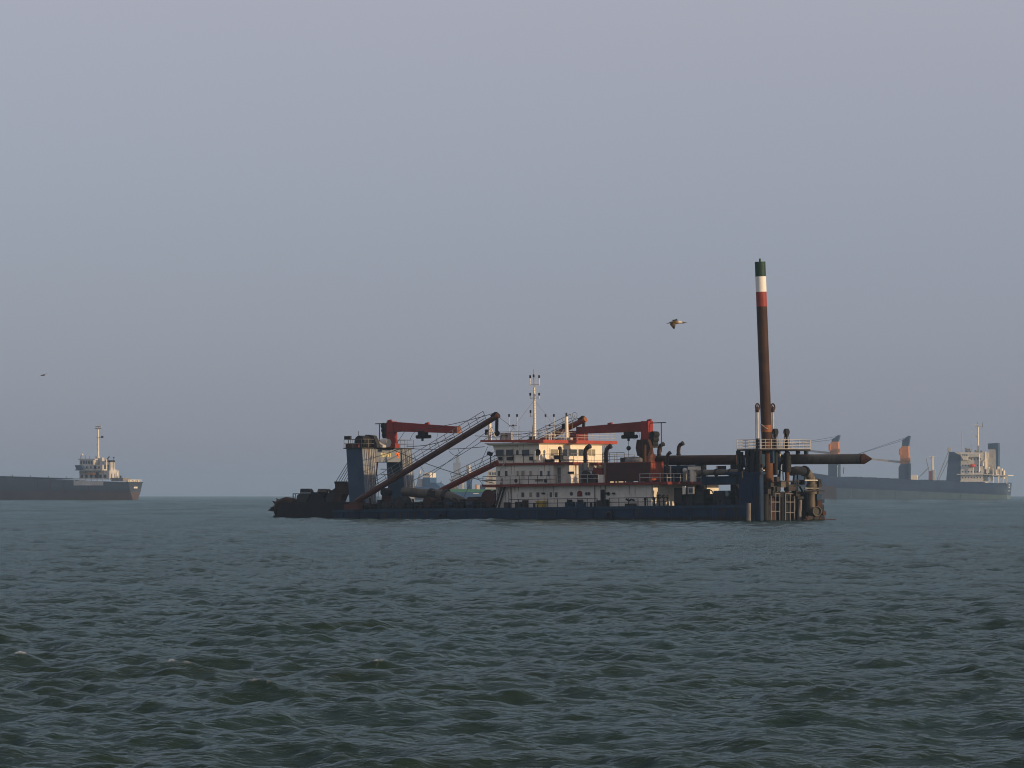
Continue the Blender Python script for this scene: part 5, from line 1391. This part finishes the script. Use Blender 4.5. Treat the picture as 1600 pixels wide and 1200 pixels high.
# --- bulk carrier with two deck cranes on the right
F2 = ship_frame(1565, 2220, -17, -2.35)
s2 = F2.root('bulk_carrier')
tag(s2, 'blue bulk carrier with two orange deck cranes and a pale lower hull', 'ship')
zt2 = F2.P(1560, 755, y=0).z
zb2 = F2.P(1560, 773, y=0).z
st2 = [(2.5, 9.5, 7.5, 0.4, zt2 + 0.6), (0.0, 11.5, 9.5, 1.2, zt2 + 0.2), (-8, 12, 11.5, 6.5, zt2), (-20, 12, 12, 11, zt2), (-60, 12, 12, 12, zt2), (-108, 12, 12, 12, zt2), (-118, 10.5, 9.5, 9.0, zt2 + 1.0), (-128, 6.0, 4.5, 4.0, zt2 + 2.2), (-135, 0.4, 0.3, 0.2, zt2 + 3.2)]
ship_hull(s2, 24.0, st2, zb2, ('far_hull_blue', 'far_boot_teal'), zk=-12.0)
sl(F2, s2, -0.06, 0.3, [(1270, 758), (1302, 759.3), (1307, 763), (1307, 790), (1270, 790)], 'red_forefoot', 'far_boot_red')
for k in range(7): sl(F2, s2, -0.05, 0.02, rect(1330 + 34 * k, 1331 + 34 * k, 764.5 + 1.45 * k, 779), 'draught_seam', 'far_boot_red' if k % 3 == 2 else 'grey_steel')
def ship_crane(uc, top, orange0, orange1, base1, jib_tip, wires):
    w = 8.0
    e = empty('ship_crane', s2)
    y0, y1 = 8.5, 15.5
    sl(F2, e, y0, y1, [(uc - 9, base1 + 6), (uc + 7, base1 + 6), (uc + 7, orange1 - 1), (uc + 5, orange1 - 1), (uc + 5, orange1), (uc - 6, orange1), (uc - 9, orange1 + 5)], 'pedestal', 'far_hull_blue')
    sl(F2, e, y0 + 1, y1 - 1, [(uc - 6, orange1), (uc + 7, orange1), (uc + 6, orange0), (uc - 4, orange0), (uc - 7, orange0 + 5)], 'crane_house', 'orange')
    sl(F2, e, y0 - 0.3, y0 + 1.3, rect(uc - 8.5, uc - 5.5, orange0 + 4, orange0 + 14), 'operator_cab', 'orange')
    sl(F2, e, y0 + 1.5, y1 - 1.5, [(uc - 4, orange0), (uc + 6, orange0), (uc + 8.5, top), (uc + 6, top), (uc + 1, top + 4), (uc - 3, top + 6)], 'crane_head', 'far_hull_blue')
    sl(F2, e, y0 - 0.2, y0 + 1.2, rect(uc + 5, uc + 9, orange1 - 10, orange1 - 4), 'winch', 'orange')
    MB().beam(F2.P(uc - 6, orange1 - 3, y=12), F2.P(*jib_tip, y=12), 1.6, 1.5, 0.9, 0.8).build('jib', 'pale_steel', e)
    for d in wires:
        MB().cyl(F2.P(uc + 4, top + 2 + d, y=12), F2.P(jib_tip[0], jib_tip[1] - 1, y=12), 0.11, n=5).build('jib_stay', 'dark_steel', e)
ship_crane(1303, 680, 690, 711, 747, (1215, 699), (0, 4))
ship_crane(1413, 681, 697, 725, 750, (1330, 714), (0, 3))
for u in (1330, 1352, 1372, 1392, 1440, 1462):
    v = 744.2 + (u - 1275) * 0.042
    sl(F2, s2, 2.5, 21.5, rect(u - 9, u + 9, v - 1.6, v + 2), 'hatch_cover', 'far_hull_dark')
pole(F2, s2, 1308.5, 748, 1308.5, 727, 2, 0.2, 'lamp_post', 'pale_steel')
pole(F2, s2, 1318, 740, 1318.5, 730, 2, 0.25, 'flag_staff', 'maroon')
# superstructure
sl(F2, s2, 2.0, 22.0, [(1478, 755), (1501, 755), (1501, 712), (1490, 706), (1482.5, 706)], 'shaded_front', 'far_hull_blue')  # shade on the front of the house, put into its dark blue colour
sl(F2, s2, 2.3, 21.7, [(1488, 755), (1536, 756), (1537, 707), (1488, 706.5)], 'accommodation', 'white')
for v in (716, 726, 736, 745): panes(F2, s2, 2.3, 1502, 1534, 7, v, v + 2.2, 0.4)
sl(F2, s2, 1.0, 23.0, rect(1495, 1552, 740.5, 742), 'boat_deck', 'white')
sl(F2, s2, 0.4, 23.6, rect(1501, 1530, 709, 714), 'wheelhouse', 'white')
panes(F2, s2, 0.4, 1503, 1512, 3, 710, 713, 0.7)
sl(F2, s2, -0.2, 2.2, [(1501, 711.5), (1512.5, 712.5), (1512, 718.5), (1505, 719)], 'bridge_wing', 'cream')
sl(F2, s2, 0.2, 2.3, rect(1500, 1545, 751.5, 753), 'poop_rail', 'white')
MB().tube([F2.P(1515, 729, y=1.2), F2.P(1518, 727.5, y=1.2), F2.P(1521, 727.5, y=1.2), F2.P(1523.5, 728.5, y=1.2)], [0.6, 1.15, 1.15, 0.6], n=10).build('lifeboat', 'lifeboat_red', s2)
pole(F2, s2, 1521, 740, 1521, 729, 1.2, 0.25, 'davit', 'cream')
sl(F2, s2, 8.0, 15.5, [(1543, 745), (1556, 745), (1555, 695), (1545, 695)], 'funnel', 'pale_steel')
sl(F2, s2, 7.9, 15.6, [(1543.5, 702), (1559.5, 702), (1559, 692), (1543.5, 693)], 'funnel_band', 'far_hull_blue')
sl(F2, s2, 8.5, 15.2, [(1555, 733), (1559.5, 733), (1559.5, 701), (1555, 701)], 'funnel_casing', 'far_hull_blue')
pole(F2, s2, 1528, 708, 1528, 667, 12, 0.75, 'mast', 'cream', 0.5)
for v, a, b in ((666, 1523, 1534), (663.5, 1522.5, 1528), (682, 1518.5, 1528), (674.5, 1518, 1520)): pole(F2, s2, a, v, b, v, 12, 0.28, 'crosstree', 'cream')
pole(F2, s2, 1535, 668, 1535.5, 660, 12, 0.2, 'aerial', 'grey_steel')
pole(F2, s2, 1527, 668, 1527, 660, 12, 0.2, 'aerial', 'grey_steel')
pole(F2, s2, 1503, 707, 1503, 674, 10, 0.18, 'aerial', 'pale_steel')
pole(F2, s2, 1518, 707, 1518, 694, 10, 0.18, 'aerial', 'pale_steel')
for u, v0, v1 in ((1509, 700, 707), (1514, 701, 708), (1524, 703, 708), (1533, 704, 708)): sl(F2, s2, 5, 9, rect(u - 1.3, u + 1.3, v0, v1), 'roof_fitting', 'grey_steel')
pole(F2, s2, 1539.5, 733, 1539.5, 706, 3, 0.95, 'samson_post', 'cream', 0.7)
pole(F2, s2, 1530, 738, 1530, 712, 2, 0.5, 'samson_post', 'cream', 0.4)
MB().tube([F2.P(1536, 728, y=2), F2.P(1535.5, 722, y=2), F2.P(1538, 719.5, y=2)], 0.55, n=8).build('ventilator', 'cream', s2)
for u, v0, v1, w in ((1543, 730, 739, 2.2), (1548, 742, 752, 2.2), (1559, 729, 741, 1.2), (1564, 732, 746, 1.5), (1568, 735, 748, 1.0), (1552, 732, 741, 1.0)):
    sl(F2, s2, 2.5, 6.5, rect(u - w, u + w, v0, v1), 'deck_ventilator', 'cream')
sl(F2, s2, 1.0, 22.5, rect(1550, 1575, 742, 743.5), 'aft_deck', 'white')
for u in (1552, 1560, 1567, 1573): pole(F2, s2, u, 756, u, 743, 1.6, 0.25, 'deck_pillar', 'cream')
for k, (v, w_) in enumerate(((757.3, 1.1), (761.3, 1.2), (766.3, 2.2))):     # three rows of white marks on the stern
    q = F2.P(1574.5, v, x=2.4)
    MB().box(2.1, 2.62, 11.5 - w_ * 1.6, 11.5 + w_ * 1.6, q.z - 0.45, q.z + (0.4 if k < 2 else -0.1)).build('stern_mark', 'white', s2)

# --- pale vessel behind the bulk carrier: only its mast and derricks show
F3 = ship_frame(1475, 2900, -12, 0)
s3 = F3.root('derrick_ship')
tag(s3, 'faint vessel with white derrick mast showing behind the hull of the bulk carrier', 'ship')
z3 = F3.P(1440, 755, y=0).z
ship_hull(s3, 14, [(0, 6, 5, 2, z3), (-10, 7, 7, 6, z3), (-50, 7, 7, 7, z3), (-62, 4, 3, 2, z3 + 1), (-66, 0.3, 0.2, 0.1, z3 + 1.5)], F3.P(1440, 765, y=0).z, ('grey_steel', 'far_boot_red'), zk=-3)
pole(F3, s3, 1457, 757, 1457, 713, 7, 0.9, 'mast', 'cream', 0.7)
pole(F3, s3, 1452, 714, 1461, 714, 7, 0.4, 'crosstree', 'cream')
sl(F3, s3, 5, 9, rect(1451, 1455, 736, 757), 'mast_house', 'maroon')
sl(F3, s3, 5, 9, rect(1458, 1461, 734, 757), 'mast_house', 'pale_steel')
for (a, b, c, d) in ((1462, 755, 1484, 701), (1455, 750, 1447, 716), (1430, 752, 1452, 730), (1466, 752, 1485, 712)): pole(F3, s3, a, b, c, d, 7, 0.3, 'derrick', 'grey_steel')
sl(F3, s3, 6, 8, rect(1480, 1486, 699, 705), 'derrick_head', 'pale_steel')
sl(F3, s3, 3, 11, rect(1421, 1433, 742, 757), 'deckhouse', 'cream')
sl(F3, s3, 2.5, 11.5, rect(1418, 1442, 749.5, 751), 'house_deck', 'white')

# --- craft seen through the gap between the dredger's booms
F4 = ship_frame(800, 1500, -8, 0)
s4 = F4.root('cargo_boat')
tag(s4, 'blue hulled boat with green bulwark lying beyond the lower red boom of the dredger', 'boat')
z4 = F4.P(745, 767.5, y=0).z
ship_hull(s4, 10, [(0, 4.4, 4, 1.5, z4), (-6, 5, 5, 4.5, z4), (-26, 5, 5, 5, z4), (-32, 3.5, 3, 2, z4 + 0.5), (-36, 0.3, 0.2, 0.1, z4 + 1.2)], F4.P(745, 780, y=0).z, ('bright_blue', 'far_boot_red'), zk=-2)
sl(F4, s4, -0.1, 0.1, [(692, 769), (800, 769), (800, 764.8), (692, 764)], 'bulwark', 'far_green')
sl(F4, s4, -0.15, 0.05, rect(739, 748, 770.5, 772), 'name_mark', 'white')
pole(F4, s4, 723, 766, 723, 752, 3, 0.28, 'mast', 'white')
pole(F4, s4, 733.5, 766, 733.5, 727, 4, 0.5, 'derrick_post', 'cream', 0.4)
pole(F4, s4, 730.5, 745, 730.5, 726, 4, 0.3, 'derrick_post', 'orange')
sl(F4, s4, 3, 7, rect(729, 735, 748, 766), 'deck_tank', 'bright_blue')
sl(F4, s4, 2, 4, rect(742, 745, 757, 765), 'deck_drum', 'orange')
sl(F4, s4, 2, 4, rect(745, 750, 758, 765), 'deck_crate', 'cream')
sl(F4, s4, 2, 6, rect(751, 757, 757, 766), 'deck_crate', 'bright_blue')
sl(F4, s4, 2, 6, rect(700, 712, 757, 766), 'deck_crate', 'grey_steel')
sl(F4, s4, 2, 8, [(758, 766), (790, 766), (790, 734), (764, 734), (760, 745)], 'wheelhouse', 'pale_steel')
panes(F4, s4, 2, 764, 776, 3, 738, 742, 0.6)
for (a, b, c, d) in ((716, 764, 702, 748), (733, 728, 716, 760), (734, 728, 756, 760)): pole(F4, s4, a, b, c, d, 4, 0.1, 'stay', 'dark_steel')

F5 = ship_frame(694, 2000, -20, 0)
s5 = F5.root('supply_boat')
tag(s5, 'blue sided vessel with pinkish white house, seen past the far leg of the dredger gantry', 'boat')
z5 = F5.P(675, 762, y=0).z
ship_hull(s5, 12, [(0, 5, 4.5, 2, z5), (-8, 6, 6, 5, z5), (-24, 6, 6, 5.5, z5 + 1.0), (-32, 3, 2.2, 1.5, z5 + 3.5), (-35, 0.3, 0.2, 0.1, z5 + 4.5)], F5.P(675, 777, y=0).z, ('bright_blue', 'far_boot_red'), zk=-2)
sl(F5, s5, 1, 11, [(661, 768), (690, 768), (687, 760), (680, 754), (672, 754), (672, 746), (661, 746)], 'superstructure', 'bright_blue')
sl(F5, s5, 1.5, 10.5, [(660, 746), (672, 746), (672, 739), (662, 738)], 'wheelhouse', 'cream')
panes(F5, s5, 1.5, 661, 671, 4, 740.5, 743, 0.6)
sl(F5, s5, 2, 10, rect(652, 660, 748, 764), 'fore_house', 'pale_steel')
pole(F5, s5, 656, 750, 656, 735, 5, 0.4, 'mast', 'cream')
pole(F5, s5, 676, 745, 676, 737, 5, 0.2, 'mast', 'grey_steel')
for (a, b, c, d) in ((650, 762, 656, 738), (663, 738, 657, 728), (684, 762, 690, 752)): pole(F5, s5, a, b, c, d, 5, 0.15, 'stay', 'dark_steel')

F6 = ship_frame(735, 6800, -5, 0)
s6 = F6.root('distant_vessel')
tag(s6, 'very faint grey vessel with tall stepped tower, deep in the haze between the dredger booms', 'ship')
z6 = F6.P(720, 765, y=0).z
ship_hull(s6, 20, [(0, 8, 7, 3, z6), (-15, 10, 10, 9, z6), (-60, 10, 10, 10, z6), (-80, 1, 0.8, 0.5, z6 + 2)], F6.P(720, 772, y=0).z, ('grey_steel', 'far_boot_red'), zk=-6)
sl(F6, s6, 4, 16, [(700, 770), (730, 770), (724, 748), (704, 748)], 'lower_house', 'grey_steel')
sl(F6, s6, 5, 15, [(707, 748), (722, 748), (720, 735), (709, 735)], 'middle_house', 'grey_steel')
sl(F6, s6, 6, 14, rect(708, 719.5, 723, 735), 'tower_block', 'grey_steel')
sl(F6, s6, 7, 12, rect(712, 716.5, 712, 723), 'tower', 'grey_steel')
pole(F6, s6, 714, 712, 714, 708, 10, 0.6, 'mast', 'grey_steel')
pole(F6, s6, 709.5, 723, 709.5, 718, 10, 0.4, 'aerial', 'grey_steel')
pole(F6, s6, 718.5, 723, 718.5, 719, 10, 0.4, 'aerial', 'grey_steel')

# ------------------------------------------------------------------ birds
def bird_material():
    m, N, L, B = nodes('plumage')
    a = N.new('ShaderNodeAttribute'); a.attribute_name = 'plumage'
    n = N.new('ShaderNodeTexNoise'); n.inputs['Scale'].default_value = 40
    mx = N.new('ShaderNodeMix'); mx.data_type = 'RGBA'; mx.blend_type = 'MULTIPLY'; mx.inputs[0].default_value = 0.4
    L.new(a.outputs['Color'], mx.inputs[6]); L.new(n.outputs['Color'], mx.inputs[7])
    L.new(mx.outputs[2], B.inputs['Base Color']); B.inputs['Roughness'].default_value = 0.8
    MATS['plumage'] = m
bird_material()
DK, BR, TN, WH = (0.02, 0.02, 0.022), (0.10, 0.062, 0.03), (0.26, 0.18, 0.10), (0.72, 0.66, 0.58)
def bird(name, body, wings, loc, label):
    """body: (x, z, radius, colour) along its length; wings: outlines of (x, y, z, colour), thin but solid, rooted in the body"""
    vs, cs, fs, n = [], [], [], 10
    for x, z, r, c in body:
        for i in range(n):
            t = 2 * PI * i / n
            vs.append((x, r * math.cos(t), z + r * 0.9 * math.sin(t)))
            cs.append(c if math.sin(t) > -0.3 or c == DK else tuple(0.5 * a + 0.5 * b for a, b in zip(c, TN)))
    for k in range(len(body) - 1):
        fs += [(k * n + i, k * n + (i + 1) % n, (k + 1) * n + (i + 1) % n, (k + 1) * n + i) for i in range(n)]
    fs += [tuple(range(n - 1, -1, -1)), tuple(range((len(body) - 1) * n, len(body) * n))]
    for lead, trail in wings:                                  # ribs from root to tip: leading and trailing edge points
        o = len(vs)
        for (a, b) in zip(lead, trail):
            mid = tuple((p + q) / 2 for p, q in zip(a[:3], b[:3]))
            th = 0.012
            vs += [a[:3], (mid[0], mid[1], mid[2] + th), b[:3], (mid[0], mid[1], mid[2] - th)]
            cs += [a[3], a[3], b[3], b[3]]
        for k in range(len(lead) - 1):
            p, q = o + 4 * k, o + 4 * k + 4
            fs += [(p + j, p + (j + 1) % 4, q + (j + 1) % 4, q + j) for j in range(4)]
        e = o + 4 * (len(lead) - 1)
        fs += [(o + 3, o + 2, o + 1, o), (e, e + 1, e + 2, e + 3)]
    me = bpy.data.meshes.new(name)
    me.from_pydata(vs, [], fs); me.update()
    me.polygons.foreach_set('use_smooth', [True] * len(me.polygons))
    at_ = me.attributes.new('plumage', 'FLOAT_COLOR', 'POINT')
    at_.data.foreach_set('color', [v for c in cs for v in (*c, 1)])
    me.materials.append(MATS['plumage'])
    o = bpy.data.objects.new(name, me)
    COL.objects.link(o); o.location = loc
    return tag(o, label, 'bird')
k_ = 1 / 1245.0
bx = lambda u: (u - 700) * k_
bz = lambda v: (515 - v) * k_
body = [(bx(295), bz(540), 0.004, DK), (bx(380), bz(535), 0.013, DK), (bx(430), bz(520), 0.020, DK), (bx(480), bz(510), 0.036, BR), (bx(560), bz(505), 0.055, BR), (bx(660), bz(502), 0.068, BR), (bx(760), bz(498), 0.066, TN), (bx(850), bz(495), 0.052, WH), (bx(930), bz(502), 0.040, WH), (bx(985), bz(508), 0.038, BR), (bx(1040), bz(510), 0.030, BR), (bx(1080), bz(512), 0.014, DK), (bx(1180), bz(520), 0.004, DK)]
near_w = ([(bx(690), -0.03, bz(520), BR), (bx(680), -0.16, bz(590), BR), (bx(655), -0.30, bz(680), DK), (bx(628), -0.42, bz(785), DK)],
          [(bx(470), -0.03, bz(520), TN), (bx(445), -0.16, bz(610), BR), (bx(500), -0.30, bz(700), TN), (bx(570), -0.42, bz(790), DK)])
far_w = ([(bx(810), 0.03, bz(470), BR), (bx(800), 0.15, bz(430), DK), (bx(775), 0.28, bz(385), DK), (bx(782), 0.40, bz(318), DK)],
         [(bx(580), 0.03, bz(470), BR), (bx(590), 0.15, bz(430), DK), (bx(525), 0.28, bz(378), DK), (bx(735), 0.40, bz(360), DK)])
bird('seabird', body, [near_w, far_w], at(1056.2, 504.3, 120), 'brown and white seabird in mid wingbeat, in the open sky beside the tall spud')
s = 0.42
body2 = [(-0.20, -0.02, 0.006, DK), (-0.14, -0.015, 0.03, DK), (-0.02, 0.0, 0.055, DK), (0.08, 0.005, 0.05, DK), (0.14, 0.0, 0.028, BR), (0.17, -0.01, 0.006, DK)]
w_a = ([(0.08, -0.02, 0.02, DK), (0.07, -0.16, 0.0, DK), (0.0, -0.3, -0.05, DK)], [(-0.1, -0.02, 0.02, DK), (-0.11, -0.16, 0.0, DK), (-0.08, -0.3, -0.05, DK)])
w_b = ([(0.09, 0.02, 0.03, DK), (0.17, 0.15, 0.09, DK), (0.29, 0.3, 0.125, DK)], [(-0.06, 0.02, 0.03, DK), (0.08, 0.15, 0.075, DK), (0.21, 0.3, 0.11, DK)])
bird('seabird', body2, [w_a, w_b], at(67.3, 586.2, 270), 'tiny dark bird high in the sky above the coaster with the tall mast')
